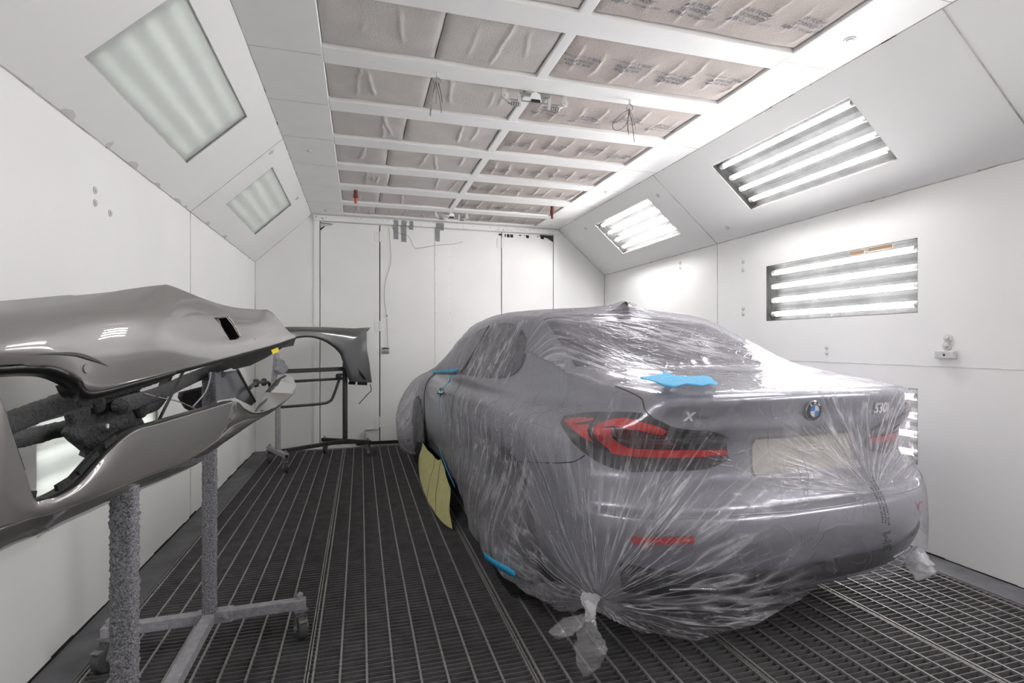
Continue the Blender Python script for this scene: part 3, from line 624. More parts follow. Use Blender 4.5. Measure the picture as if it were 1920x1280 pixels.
# ------------------------------------------------------------------ near stand
def caster(root, x, y, z0, rot, R=.05, name='caster', wheel=None):
    """swivel caster: wheel resting on z=0, plate at z0 (local to root)"""
    wl = wheel or M['casterwheel']
    d = Vector((math.cos(rot), math.sin(rot), 0)); s = Vector((-d.y, d.x, 0))
    c = Vector((x, y, 0))
    mb = MB(); mb.obox(c+Vector((0,0,z0-.004)), d*.03, s*.03, Vector((0,0,.004)))
    mb.lathe([(.024,0),(.026,.008),(.018,.012)], c+Vector((0,0,z0-.008)), (0,0,-1), 14)
    for q in (-1, 1):
        mb.bar(c+s*q*.022+Vector((0,0,z0-.018)), c+s*q*.022+d*.02+Vector((0,0,R)), .004, .034, up=d)
    mb.obox(c+Vector((0,0,z0-.022)), d*.022, s*.024, Vector((0,0,.004)))
    fork = mb.build(name, M['caster'], root, bevel=.0015)
    MB().lathe([(R-.012,-.019),(R-.002,-.017),(R,-.010),(R,.010),(R-.002,.017),(R-.012,.019)], c+d*.02+Vector((0,0,R)), s, 22).build('wheel', wl, fork, smooth=False)
    MB().lathe([(.014,-.028),(.014,.028)], c+d*.02+Vector((0,0,R)), s, 10).build('axle', M['zinc'], fork)
    t = MB(); t.obox(c+d*.045+Vector((0,0,z0-.034)), d*.022, s*.018, Vector((-.3*d.x,-.3*d.y,1)).normalized()*.003); t.build('brake_pedal', M['caster'], fork, bevel=.002)
    MB().lathe([(.011,0),(.011,.05),(.014,.05),(.014,.062),(.006,.070)], c+Vector((0,0,z0)), (0,0,1), 8).build('stem', M['stand'], fork)
    return fork
st = thing('parts_stand', 'grey overspray-crusted steel stand on casters carrying the grey bumper', 'stand')
BZ = .145
def crusty(a, b, w, n, rough, m, name, root, sides=20):
    """square post with rounded corners, crusted surface"""
    a = Vector(a); b = Vector(b); d = (b-a).normalized(); s = d.orthogonal().normalized()
    if abs(d.z) > .9: s = Vector((1,0,0))
    u = d.cross(s); rws = []
    for i in range(n+1):
        p = a.lerp(b, i/n); ring = []
        for k2 in range(sides+1):
            an = 2*PI*k2/sides; c, q = math.cos(an), math.sin(an); rr = w/2/max(abs(c), abs(q), .78)
            w0 = p+(s*c+u*q)*rr
            rr += rough*(abs(mnoise.noise(w0*170))*1.6+.6*mnoise.noise(w0*70))
            ring.append(p+(s*c+u*q)*rr)
        rws.append(ring)
    return MB().grid(rws).build(name, m, root, smooth=True)
PX0 = -.60
crusty((PX0,2.45,BZ), (PX0,2.45,1.16), .047, 190, .003, M['crustpale'], 'post', st)
crusty((PX0,1.63,BZ), (PX0,1.63,.965), .052, 170, .0045, M['crustpale'], 'post', st)
for y in (2.45, 1.60):
    ycap = y
    b = MB().bar((-.98, ycap+.0, BZ), (-.23, ycap+.03, BZ), .042); b.build('cross_bar', M['stand'], st, bevel=.003)
    MB().bar((PX0-.05, ycap+.012, BZ), (PX0+.085, ycap+.018, BZ), .05).build('sleeve', M['stand'], st, bevel=.003)
    MB().lathe([(.012,0),(.012,.006),(.006,.010)], (PX0+.06, ycap-.01, BZ), (0,-1,0), 10).build('bolt', M['stand'], st)
    caster(st, -.255, ycap+.03, BZ-.021, -1.2); caster(st, -.955, ycap, BZ-.021, -2.0)
MB().bar((PX0,1.2,BZ+.004),(PX0,2.45,BZ+.004),.044).build('spine_bar', M['stand'], st, bevel=.003)
def ctube(pts, r, name, m, rough, n=14, per=14):
    P = cr(pts, per); L = []
    for i in range(len(P)-1):
        seg = max(1, int(np.linalg.norm(P[i+1]-P[i])/.006))
        L += [tuple(P[i]+(P[i+1]-P[i])*q/seg) for q in range(seg)]
    L.append(tuple(P[-1])); return MB().tube(L, r, n, rough).build(name, m, st, smooth=True)
ctube(T1, .0215, 'upper_arm', M['crust'], .0035, per=2)
ctube(T2, .021, 'upper_arm', M['crust'], .002, per=2)
ctube(T3, .0195, 'lower_arm', M['crust'], .002, per=4)
MB().bar((PX0,1.63,.955),(-.705,1.67,1.0),.03).build('plate_arm', M['crust'], st)
b = MB().bar((T1[3][0]-.0,T1[3][1]-.42,T1[3][2]-.034),(T1[3][0],T1[3][1]+.16,T1[3][2]-.022),.016,.012); b.build('rail', M['crust'], st)
# crusted clamp plate
def fillplate(poly, nrm, th, name, m, root, res=.006, rough=0, seed=0):
    """thick plate filled from a planar outline, front face optionally lumpy"""
    bm = bmesh.new(); vs = [bm.verts.new(p) for p in poly]; es = [bm.edges.new((vs[i], vs[(i+1) % len(vs)])) for i in range(len(vs))]
    bmesh.ops.triangle_fill(bm, use_beauty=True, edges=es)
    for _ in range(7):
        L = [e for e in bm.edges if e.calc_length() > res*1.6]
        if not L or len(bm.verts) > 9000: break
        bmesh.ops.subdivide_edges(bm, edges=L, cuts=1, use_grid_fill=False); bmesh.ops.triangulate(bm, faces=bm.faces)
    nv = Vector(nrm)
    back = None
    g = bmesh.ops.extrude_face_region(bm, geom=list(bm.faces)); nvs = [v for v in g['geom'] if isinstance(v, bmesh.types.BMVert)]
    for v in nvs:
        h = th
        if rough:
            h += rough*(1.0*abs(mnoise.noise(v.co*130+Vector((seed,0,0))))+.5*mnoise.noise(v.co*50)+.5*mnoise.noise(v.co*12))
        v.co += nv*h
    me = bpy.data.meshes.new(name); bm.to_mesh(me); bm.free()
    return link(name, me, m, root, smooth=bool(rough))
pl = fillplate(PLATE, (1,0,0), .018, 'clamp_plate', M['crust'], st, .006, .013)
b = MB()
for (y, z, r) in ((1.90,1.112,.026),(1.935,1.072,.03),(1.655,1.118,.024),(1.90,1.15,.022),(1.96,1.10,.02)):
    MB().lathe([(r*math.cos(a), r*.8*math.sin(a)) for a in np.linspace(-1.4,1.4,9)], (-.672,y,z), (1,0,0), 14).build('bolt_knob', M['crust'], st, smooth=True)
b = MB()
for (y, z) in ((1.672,1.058),(1.752,1.008),(1.845,.968)): MB().lathe([(.0065,0),(.0065,.004)], (-.658,y,z), (1,0,0), 10).build('bright_hole_disc', M['bwhite'], st)  # white discs paint the brightness seen through the plate's holes
fillplate(BR, (1,0,0), .012, 'bracket', M['crust'], st, .012, .004)
fillplate(BR2, (1,.2,0), .006, 'side_bracket', M['curb'], st, .03)
MB().lathe([(.014,0),(.012,.007),(.003,.009)], (-.545,2.41,1.155), (1,-.3,0), 12).build('bolt', M['crust'], st)
MB().tube(BAR4, .006, 8).build('edge_bar', M['black'], st)
tb = MB().tube([tuple(p) for p in cr(ARM, 6)], .016, 12, .001).build('end_arm', M['stand'], st, smooth=True)
MB().tube([tuple(p) for p in cr(ARM2, 6)], .009, 10).build('end_hook', M['blacksteel'], st, smooth=True)
for q in (1, 2): MB().lathe([(.018,-.012),(.022,0),(.018,.012)], ARM2[q], (1,.2,0), 14).build('clamp_ring', M['blacksteel'], st)
fillplate(CRUST, (1,0,0), .02, 'end_clamp', M['crustpale'], st, .008, .012)
MB().tube(ROD, .0045, 8).build('tie_rod', M['blacksteel'], st)
MB().tube([tuple(p) for p in cr(WIRE, 6)], .0028, 6).build('tie_wire', M['stand'], st, smooth=True)
MB().tube([tuple(p) for p in cr(WIRE2, 6)], .0022, 6).build('tie_wire', M['zinc'], st, smooth=True)
# ------------------------------------------------------------------ front bumper cover on the stand
bu = thing('bumper_cover', 'glossy grey front bumper cover hanging on the stand at left', 'bumper')
rowsU = crgrid(UP, 8, 8)
# openings cut into the shell: drop faces whose centre lies inside an outline seen along the surface
def pin(poly, x, y):
    c = False; n = len(poly)
    for i in range(n):
        x1, y1 = poly[i]; x2, y2 = poly[(i+1) % n]
        if (y1 > y) != (y2 > y) and x < (x2-x1)*(y-y1)/(y2-y1)+x1: c = not c
    return c
def smooth_long(rows, it):
    A = np.array(rows, float)
    for _ in range(it):
        A[1:-1, 1:-1] = .5*A[1:-1, 1:-1]+.25*(A[2:, 1:-1]+A[:-2, 1:-1])
    return [[tuple(p) for p in r] for r in A]
# fine shell so that the square opening has a clean outline
rowsU = smooth_long(crgrid(UP, 14, 16), 120)
shell0 = MB().grid(rowsU).build('shell_blank', M['primer'], None, smooth=True, solid=.004)
nrm = Vector((1,-.45,.55)).normalized(); cut = MB(); a_ = [Vector(p)+nrm*.05 for p in RECT]; cut.prism([tuple(p) for p in a_], tuple(nrm*-.13)); cut = cut.build('cutter')
bo = shell0.modifiers.new('b', 'BOOLEAN'); bo.object = cut; bo.operation = 'DIFFERENCE'; bo.solver = 'EXACT'
dg = bpy.context.evaluated_depsgraph_get(); dg.update(); me = bpy.data.meshes.new_from_object(shell0.evaluated_get(dg)); me.name = 'upper_shell'
for o_ in (shell0, cut): bpy.data.objects.remove(o_)
shell = link('upper_shell', me, None, bu, smooth=True, fix=False)
ctr = [sum(p[q] for p in RECT)/len(RECT) for q in range(3)]
b = MB(); inn = [(p[0]-.035, p[1]*.92+ctr[1]*.08+.015, p[2]*.94+ctr[2]*.06-.004) for p in RECT]; n = len(RECT)
b.add([*RECT, *inn], [(i, (i+1) % n, n+(i+1) % n, n+i) for i in range(n)]+[tuple(range(n, 2*n))]); b.build('opening_rim', M['black'], bu, solid=.002)
b = MB(); p = Vector(ctr)+Vector((-.05,.02,.025)); b.lathe([(.0,-.02),(.02,-.015),(.03,0),(.02,.015),(.0,.02)], p, (1,0,.4), 16); b.build('opening_bracket', M['crustpale'], bu)
def disc(p, r, m, name, nrm=(1,-.35,.2)): return MB().lathe([(r,0),(r*.9,.003)], p, nrm, 24).build(name, m, bu)
disc(DOT[0], .011, M['black'], 'sensor_hole')
dd = MB(); p = Vector(DOT[1]); nrm = Vector((1,-.3,.05)).normalized()
disc(DOT[1], .0125, M['black'], 'sensor_hole', nrm); MB().lathe([(.0115,0),(.0105,.005)], p+nrm*.0012, nrm, 24).build('sensor_cap', M['primer'], bu)
b = MB(); tri = shell.data; from mathutils.bvhtree import BVHTree
bv = BVHTree.FromPolygons([v.co[:] for v in tri.vertices], [p.vertices[:] for p in tri.polygons])
rws = []
for p, q in [(FIN[0], FIN[0]), (FIN[1], FIN[9]), (FIN[2], FIN[8]), (FIN[3], FIN[7]), (FIN[4], FIN[6]), (FIN[5], FIN[5])]:
    r_ = []
    for f in (0, .5, 1):
        x = Vector(p).lerp(Vector(q), f); dr = Vector((1,-.35,.25)).normalized(); h, nn, _, _ = bv.ray_cast(x+dr*.12, -dr); h = h if h is not None else x; r_.append(tuple(h+dr*.002))
    rws.append(r_)
b.grid(crgrid(rws, 6, 3)); b.build('scoop_slot', M['black'], bu, smooth=True, solid=.001)
# dark inner flange following the lower edge of the upper shell
low = cr([c[-1] for c in UP][:9], 8)
b = MB().grid([[tuple(p), tuple(p+np.array([-.006,.002,-.012])), tuple(p+np.array([-.03,.012,-.020]))] for p in low]); b.build('inner_flange', M['black'], bu, smooth=True, solid=.003)
low = cr([c[-1] for c in UP][5:], 8)
b = MB().grid([[tuple(p+np.array([-.002,0,0])), tuple(p+np.array([-.012,.004,-.012])), tuple(p+np.array([-.05,.02,-.016]))] for p in low]); b.build('inner_flange', M['black'], bu, smooth=True, solid=.002)
b = MB(); n = len(UNDER)//2; fillplate(UNDER, (-.7,.6,0), .01, 'inner_bracket', M['black'], bu, .04)
b = MB(); b.prism(YEL, (.0015,-.0015,0)); b.build('yellow_sticker', M['yellow'], bu)
face = crgrid([c[:4] for c in LO[:15]], 8, 8); flank = crgrid([c[:4] for c in LO[14:]], 8, 8); keel = crgrid([[c[3], tuple(np.array(c[3])*.5+np.array(c[4])*.5+np.array([.004,-.002,-.002])), c[4]] for c in LO], 8, 5)
MB().grid(face).grid(flank).grid(keel).build('lower_shell', M['primer'], bu, smooth=True, solid=.003)
top = cr([c[0] for c in LO][3:15], 8)
b = MB().grid([[tuple(p), tuple(p+np.array([-.012,.004,.003])), tuple(p+np.array([-.04,.016,.0]))] for p in top]); b.build('inner_flange', M['black'], bu, smooth=True, solid=.003)
b = MB(); T = [c[0] for c in LO]
for (i, f0, f1) in ((3,.3,.95),(4,.15,.95),(6,.1,.7),(8,.2,.8),(9,.15,.85),(10,.1,.5)):
    a = Vector(T[i]).lerp(Vector(T[i+1]), f0); c = Vector(T[i]).lerp(Vector(T[i+1]), f1); o2 = Vector((-.012,.0,.012 if i > 5 else 0))+(Vector((0,.012,0)) if i < 6 else Vector())
    MB().bar(a+o2, c+o2, .008, .014).build('clip_tab', M['grime'], bu)
fillplate([tuple(p) for p in CHIN], (-.5,.8,0), .004, 'end_inner_shine', M['chrome'], bu, .03)  # inner face of the far end; chrome stands in for its bright reflection
# ------------------------------------------------------------------ fender and its stand by the doors
fe = thing('fender_panel', 'dark grey car fender hanging on the far stand by the doors', 'fender')
mb = MB(); mb.grid(crgrid(FE, 8, 6)); mb.prism(FH, (-.004,.006,0))
mb.build('fender_skin', M['fenderpaint'], fe, smooth=True, solid=.004)
b = MB(); b.prism(FV, (.004,-.005,0)); b.build('side_vent', M['blackgloss'], fe, bevel=.002)
q0, q2 = Vector(FE[11][4]), Vector(FE[11][0])
b = MB()
for f0, f1 in ((.02,.32),(.42,.86)):
    MB().bar(q0.lerp(q2,f0)+Vector((-.02,.02,-.018)), q0.lerp(q2,f1)+Vector((-.02,.02,-.018)), .006, .034).build('mounting_tab', M['black'], fe)
b = MB().tube([tuple(p) for p in cr(FCABLE, 5)], .005, 6); b.build('antenna_lead', M['black'], fe, smooth=True)
fs = thing('panel_stand', 'black tubular stand on casters holding the fender by the doors', 'stand')
MB().bar(FSTAND['bar1'][0], FSTAND['bar1'][2], .04, .045).build('top_rail', M['blacksteel'], fs, bevel=.003)
MB().tube(FSTAND['bar2'], .015, 10).build('middle_rail', M['blacksteel'], fs, smooth=True)
MB().tube([tuple(p) for p in cr(FSTAND['hoop'], 8)], .015, 10).build('hoop', M['blacksteel'], fs, smooth=True)
MB().lathe([(.03,-.02),(.034,0),(.03,.02)], Vector(FSTAND['hoop'][4])+Vector((-.03,-.02,-.03)), (.6,.4,0), 14).build('clamp_knob', M['blacksteel'], fs)
FZ = .165
for nm, i in (('post1', 0), ('post2', 1)):
    a, c = FSTAND[nm]; MB().bar((c[0],c[1],FZ), c, .036, .046, up=(.68,.47,0)).build('post', M['stand'] if nm == 'post1' else M['blacksteel'], fs, bevel=.003)
P1 = Vector((FSTAND['post1'][0][0], FSTAND['post1'][0][1], FZ)); P2 = Vector((FSTAND['post2'][0][0], FSTAND['post2'][0][1], FZ))
A1, A2 = Vector((-.965,6.17,FZ)), Vector((-.71,5.66,FZ)); B1, B2 = Vector((-.43,6.54,FZ)), Vector((.11,6.20,FZ))
A1 += (P1-(A1+A2)/2); A2 += (P1-(A1+A2)/2)
MB().bar(A1, A2, .045).build('foot_bar', M['stand'], fs, bevel=.003); MB().bar(B1, B2, .04).build('foot_bar', M['blacksteel'], fs, bevel=.003)
MB().bar(P1, P2, .04).build('spine_bar', M['blacksteel'], fs, bevel=.003)
MB().box(A2-Vector((.012,.026,.012)), A2+Vector((.012,.0,.012))).build('bar_end_hole', M['grime'], fs)
for p, r in ((A1.lerp(A2,.06),2.0), (A1.lerp(A2,.93),-1.4), (B1.lerp(B2,.06),1.4), (B1.lerp(B2,.94),-.4)): caster(fs, p.x, p.y, FZ-.022, r, .056)
# ------------------------------------------------------------------ car surface (s from the rear, t to the left, z up)
CARX, CARY, CARB = 1.74, 1.65, math.radians(3.0)
def dens(pts, n=6):
    """pts (s,z[,1]) ; 1 marks a sharp corner"""
    out = []; run = []
    segs = []
    for p in pts:
        run.append(p[:2])
        if len(p) > 2 and len(run) > 1: segs.append(run); run = [p[:2]]
    if len(run) > 1: segs.append(run)
    for r in segs: out += cr(r, n)[:-1]
    out.append(np.array(pts[-1][:2], float)); return np.array(out)
PROF = [(.60,.20,1),(.30,.235),(.12,.275,1),(.05,.37),(.02,.425,1),(-.012,.55),(-.005,.635,1),(.05,.655,1),(.075,.72),(.085,.765,1),(.10,.79),(.10,.885),(.07,.925,1),(.055,.955,1),(.06,1.0),(.055,1.045),(.05,1.075,1),(.085,1.09,1),(.30,1.112),(.55,1.128),(.72,1.145),(.80,1.175,1),(1.08,1.30),(1.38,1.432,1),(1.7,1.490),(2.1,1.518),(2.5,1.522),(2.9,1.495),(3.2,1.44,1),(3.55,1.24),(3.88,1.06,1),(4.2,1.0),(4.6,.89),(4.83,.75),(4.93,.56),(4.91,.36),(4.8,.22,1),(4.0,.19),(2.5,.19),(.60,.20,1)]
FPROF = [(.60,.12,1),(.30,.13),(.08,.14),(-.02,.24),(-.035,.42),(-.035,.55),(-.022,.64),(.03,.75),(.045,.9),(.04,1.02),(.032,1.085,1),(.07,1.108),(.3,1.135),(.55,1.165),(.8,1.225),(1.1,1.35),(1.4,1.475),(1.7,1.522),(2.1,1.540),(2.5,1.541),(2.9,1.515),(3.2,1.46),(3.55,1.26),(3.88,1.085),(4.2,1.02),(4.6,.91),(4.85,.77),(4.95,.56),(4.94,.36),(4.86,.12,1),(4.0,.1),(2.5,.1),(.60,.12,1)]
S0, Z0, DH = -.5, -.1, .01
NS, NZ = 610, 180
def pgrid(prof):
    P = dens(prof); P = P[np.r_[True, np.linalg.norm(np.diff(P, axis=0), axis=1) > 1e-6]]
    s = (S0+DH*np.arange(NS))[:, None]; z = (Z0+DH*np.arange(NZ))[None, :]
    best = np.full((NS, NZ), 1e9); ins = np.zeros((NS, NZ), bool)
    for i in range(len(P)-1):
        a, b = P[i], P[i+1]; d = b-a; L = d@d
        t = np.clip(((s-a[0])*d[0]+(z-a[1])*d[1])/L, 0, 1)
        best = np.minimum(best, (s-a[0]-t*d[0])**2+(z-a[1]-t*d[1])**2)
        if a[1] != b[1]: ins ^= ((a[1] > z) != (b[1] > z)) & (s < d[0]*(z-a[1])/d[1]+a[0])
    r = np.sqrt(best); r[ins] *= -1; return r
def curve(pts, n=10):
    P = np.array(cr(pts, n)); return P[:, 0], P[:, 1]
WBs, WBv = curve([(-.1,.80),(.1,.865),(.35,.905),(.7,.925),(1.1,.935),(1.8,.93),(2.5,.925),(3.3,.925),(4.1,.935),(4.5,.91),(4.8,.86),(5.0,.8)])
GOz, GOv = curve([(.1,-.11),(.25,-.05),(.40,-.012),(.6,0),(.74,.0),(.82,-.008),(.88,-.022),(.93,-.05),(.98,-.10)])
GHs, GHv = curve([(-.2,.62),(.1,.70),(.45,.76),(.75,.78),(1.1,.81),(1.6,.845),(2.3,.862),(3.0,.855),(3.6,.82),(4.0,.80),(4.9,.72)])
KHs, KHv = curve([(-.2,.9),(.3,.8),(.7,.62),(1.1,.56),(1.6,.55),(2.4,.56),(3.2,.58),(4.0,.6)])
def width(s, z):
    wb = np.interp(s, WBs, WBv)+np.interp(z, GOz, GOv)
    gh = np.interp(s, GHs, GHv)-(z-1.0)*np.interp(s, KHs, KHv)
    k = np.clip((z-.93)/.09, 0, 1); k = k*k*(3-2*k)
    return wb*(1-k)+np.minimum(gh, 2)*k
def bil(G, s, z):
    x = np.clip((s-S0)/DH, 0, NS-1.001); y = np.clip((z-Z0)/DH, 0, NZ-1.001)
    i = x.astype(np.int32); j = y.astype(np.int32); fx = x-i; fy = y-j
    return G[i,j]*(1-fx)*(1-fy)+G[i+1,j]*fx*(1-fy)+G[i,j+1]*(1-fx)*fy+G[i+1,j+1]*fx*fy
GB = pgrid(PROF).astype(np.float32); GF = pgrid(FPROF).astype(np.float32)
def smax(a, b, k):
    h = np.clip(.5+.5*(a-b)/k, 0, 1); return b*(1-h)+a*h+k*h*(1-h)
def sst(x, a, b):
    u = np.clip((x-a)/(b-a), 0, 1); return u*u*(3-2*u)
def warp(s, t, z):
    at = np.abs(t)
    c = .30*(at/.92)**4+.015*(at/.9)**2
    rear = 1-sst(s, .3, 1.6); fr = sst(s, 3.6, 4.6)
    s2 = s-c*rear+1.5*c*fr
    z2 = z+sst(z, .95, 1.1)*(.04+.05*sst(s, .9, 1.5)*(1-sst(s, 3.0, 3.6)))*t*t
    return s2, z2
def body(s, t, z):
    s2, z2 = warp(s, t, z); a = bil(GB, s2, z2); b = (np.abs(t)-width(s, z))*.88
    f = smax(a, b, .045)
    for ws in (1.123, 4.10):
        w = np.maximum(np.sqrt((s-ws)**2+(z-.345)**2)-.375, .60-np.abs(t)); f = np.maximum(f, -w)
    return f
def body_closed(s, t, z):
    s2, z2 = warp(s, t, z); return smax(bil(GB, s2, z2), (np.abs(t)-width(s, z))*.88, .045)
def film(s, t, z):
    s2, z2 = warp(s, t, z); a = bil(GF, s2, z2)
    fl = .012+.006*sst(z, .9, 1.3)+.012*(1-sst(s,.1,.8))*sst(-t,.3,.8)
    left = sst(t, -.2, .5)
    lowz = 1-sst(z, .1, .72)
    fl = fl+left*(.13*lowz*np.exp(-((s-1.15)/.85)**2)+.05*lowz)
    fl = fl+left*.20*np.exp(-((s-4.25)/.5)**2)*sst(s, 3.62, 4.05)*(1-sst(z, .55, 1.0))
    fl = fl+.02*np.exp(-((z-.88)/.1)**2)
    b = (np.abs(t)-width(s, z)-fl)*.9
    f = smax(a, b, .06)
    # tent over the roof antenna and the straight run down to the deck
    d = np.sqrt(((s-1.50)/1.0)**2+(t/.62)**2)
    return f-.062*np.exp(-np.maximum(d, 0)/.16)*sst(z, 1.2, 1.35)
def grad(fn, p, e=.004):
    g = np.stack([fn(*(p+d).T)-fn(*(p-d).T) for d in np.eye(3)*e], 1)/(2*e); return g
def project(fn, p, off=0, it=6):
    p = np.array(p, float)
    for _ in range(it):
        f = fn(*p.T)-off; g = grad(fn, p); p = p-(f/np.maximum((g*g).sum(1), .05))[:, None]*g
    return p
def surface_nets(fn, lo, hi, h):
    n = [int((b-a)/h)+2 for a, b in zip(lo, hi)]
    ax = [np.float32(a)+np.float32(h)*np.arange(k, dtype=np.float32) for a, k in zip(lo, n)]
    F = np.empty(n, np.float32)
    B = 40
    for i in range(0, n[0], B):
        s, t, z = np.meshgrid(ax[0][i:i+B], ax[1], ax[2], indexing='ij'); F[i:i+B] = fn(s, t, z)
    inside = F < 0
    cnt = np.zeros([k-1 for k in n], np.int8); pos = np.zeros([k-1 for k in n]+[3], np.float32)
    def sl(c): return tuple(slice(q, k-1+q) for q, k in zip(c, n))
    cor = [(a,b,c) for a in (0,1) for b in (0,1) for c in (0,1)]
    for c in cor:
        for axi in range(3):
            if c[axi]: continue
            d = list(c); d[axi] = 1; d = tuple(d)
            x = inside[sl(c)] != inside[sl(d)]
            if not x.any(): continue
            f0 = F[sl(c)][x]; f1 = F[sl(d)][x]; tt = f0/(f0-f1)
            q = np.zeros((len(tt), 3), np.float32)+np.array(c, np.float32); q[:, axi] += tt
            pos[x] += q; cnt[x] += 1
    act = cnt > 0; idx = np.full(act.shape, -1, np.int32); idx[act] = np.arange(act.sum())
    base = np.argwhere(act).astype(np.float32)
    V = (base+pos[act]/cnt[act][:, None])*h+np.array(lo, np.float32)
    faces = []
    for axi in range(3):
        o = [q for q in range(3) if q != axi]
        s0 = [slice(1, k-1) for k in n]; s0[axi] = slice(0, n[axi]-1); s1 = list(s0); s1[axi] = slice(1, n[axi])
        x = inside[tuple(s0)] != inside[tuple(s1)]
        I = np.argwhere(x); flip = inside[tuple(s0)][x]
        I = I+np.array([1 if q != axi else 0 for q in range(3)])
        def at(da, db):
            J = I.copy(); J[:, o[0]] += da; J[:, o[1]] += db; return idx[J[:,0], J[:,1], J[:,2]]
        Q = np.stack([at(-1,-1), at(0,-1), at(0,0), at(-1,0)], 1)
        if axi == 1: flip = ~flip
        Q[~flip] = Q[~flip][:, ::-1]; faces.append(Q)
    return V, np.concatenate(faces)
def np_mesh(name, V, Q, smooth=True):
    used = np.unique(Q); mp = np.full(len(V), -1, np.int64); mp[used] = np.arange(len(used)); V = V[used]; Q = mp[Q]
    me = bpy.data.meshes.new(name); k = Q.shape[1]
    me.vertices.add(len(V)); me.vertices.foreach_set('co', np.asarray(V, np.float32).ravel())
    me.loops.add(Q.size); me.loops.foreach_set('vertex_index', Q.ravel().astype(np.int32))
    me.polygons.add(len(Q)); me.polygons.foreach_set('loop_start', np.arange(0, Q.size, k, dtype=np.int32))
    me.update(calc_edges=True); me.validate()
    if smooth: me.polygons.foreach_set('use_smooth', np.ones(len(me.polygons), bool))
    return me, V
# ------------------------------------------------------------------ car
def carempty(name, label, cat):
    o = thing(name, label, cat, (CARX, CARY, 0)); o.rotation_euler = (0, 0, PI/2+CARB); return o
car = carempty('car', 'dark grey four-door sedan masked under plastic film in the middle of the booth', 'car')
V, Q = surface_nets(body, (-.10, -1.02, .12), (5.06, 1.02, 1.62), .016)
V = project(body, V, 0, 2).astype(np.float32)
me, V = np_mesh('body', V, Q)
link('body', me, M['carpaint'], car, fix=False)
def patch(name, rws, m, off, root=car, fn=body_closed, n=6, mm=6, label=None, solid=0, it=5):
    g = crgrid(rws, n, mm); a, b = len(g), len(g[0])
    p = project(fn, np.array(g).reshape(-1, 3), off, it); mb = MB()
    mb.grid([[tuple(p[i*b+j]) for j in range(b)] for i in range(a)])
    o = mb.build(name, m, root, smooth=True, solid=solid)
    if label: o['label'] = label
    return o
def line(name, pts, r, m, off=.001, root=car, fn=body_closed, n=10):
    p = project(fn, np.array(cr(pts, n)), off); return MB().tube([tuple(q) for q in p], r, 5).build(name, m, root, smooth=True)
mir = lambda P: [(s, -t, z) for s, t, z in P]
def both(f):
    f(lambda P: P, 'left'); f(mir, 'right')
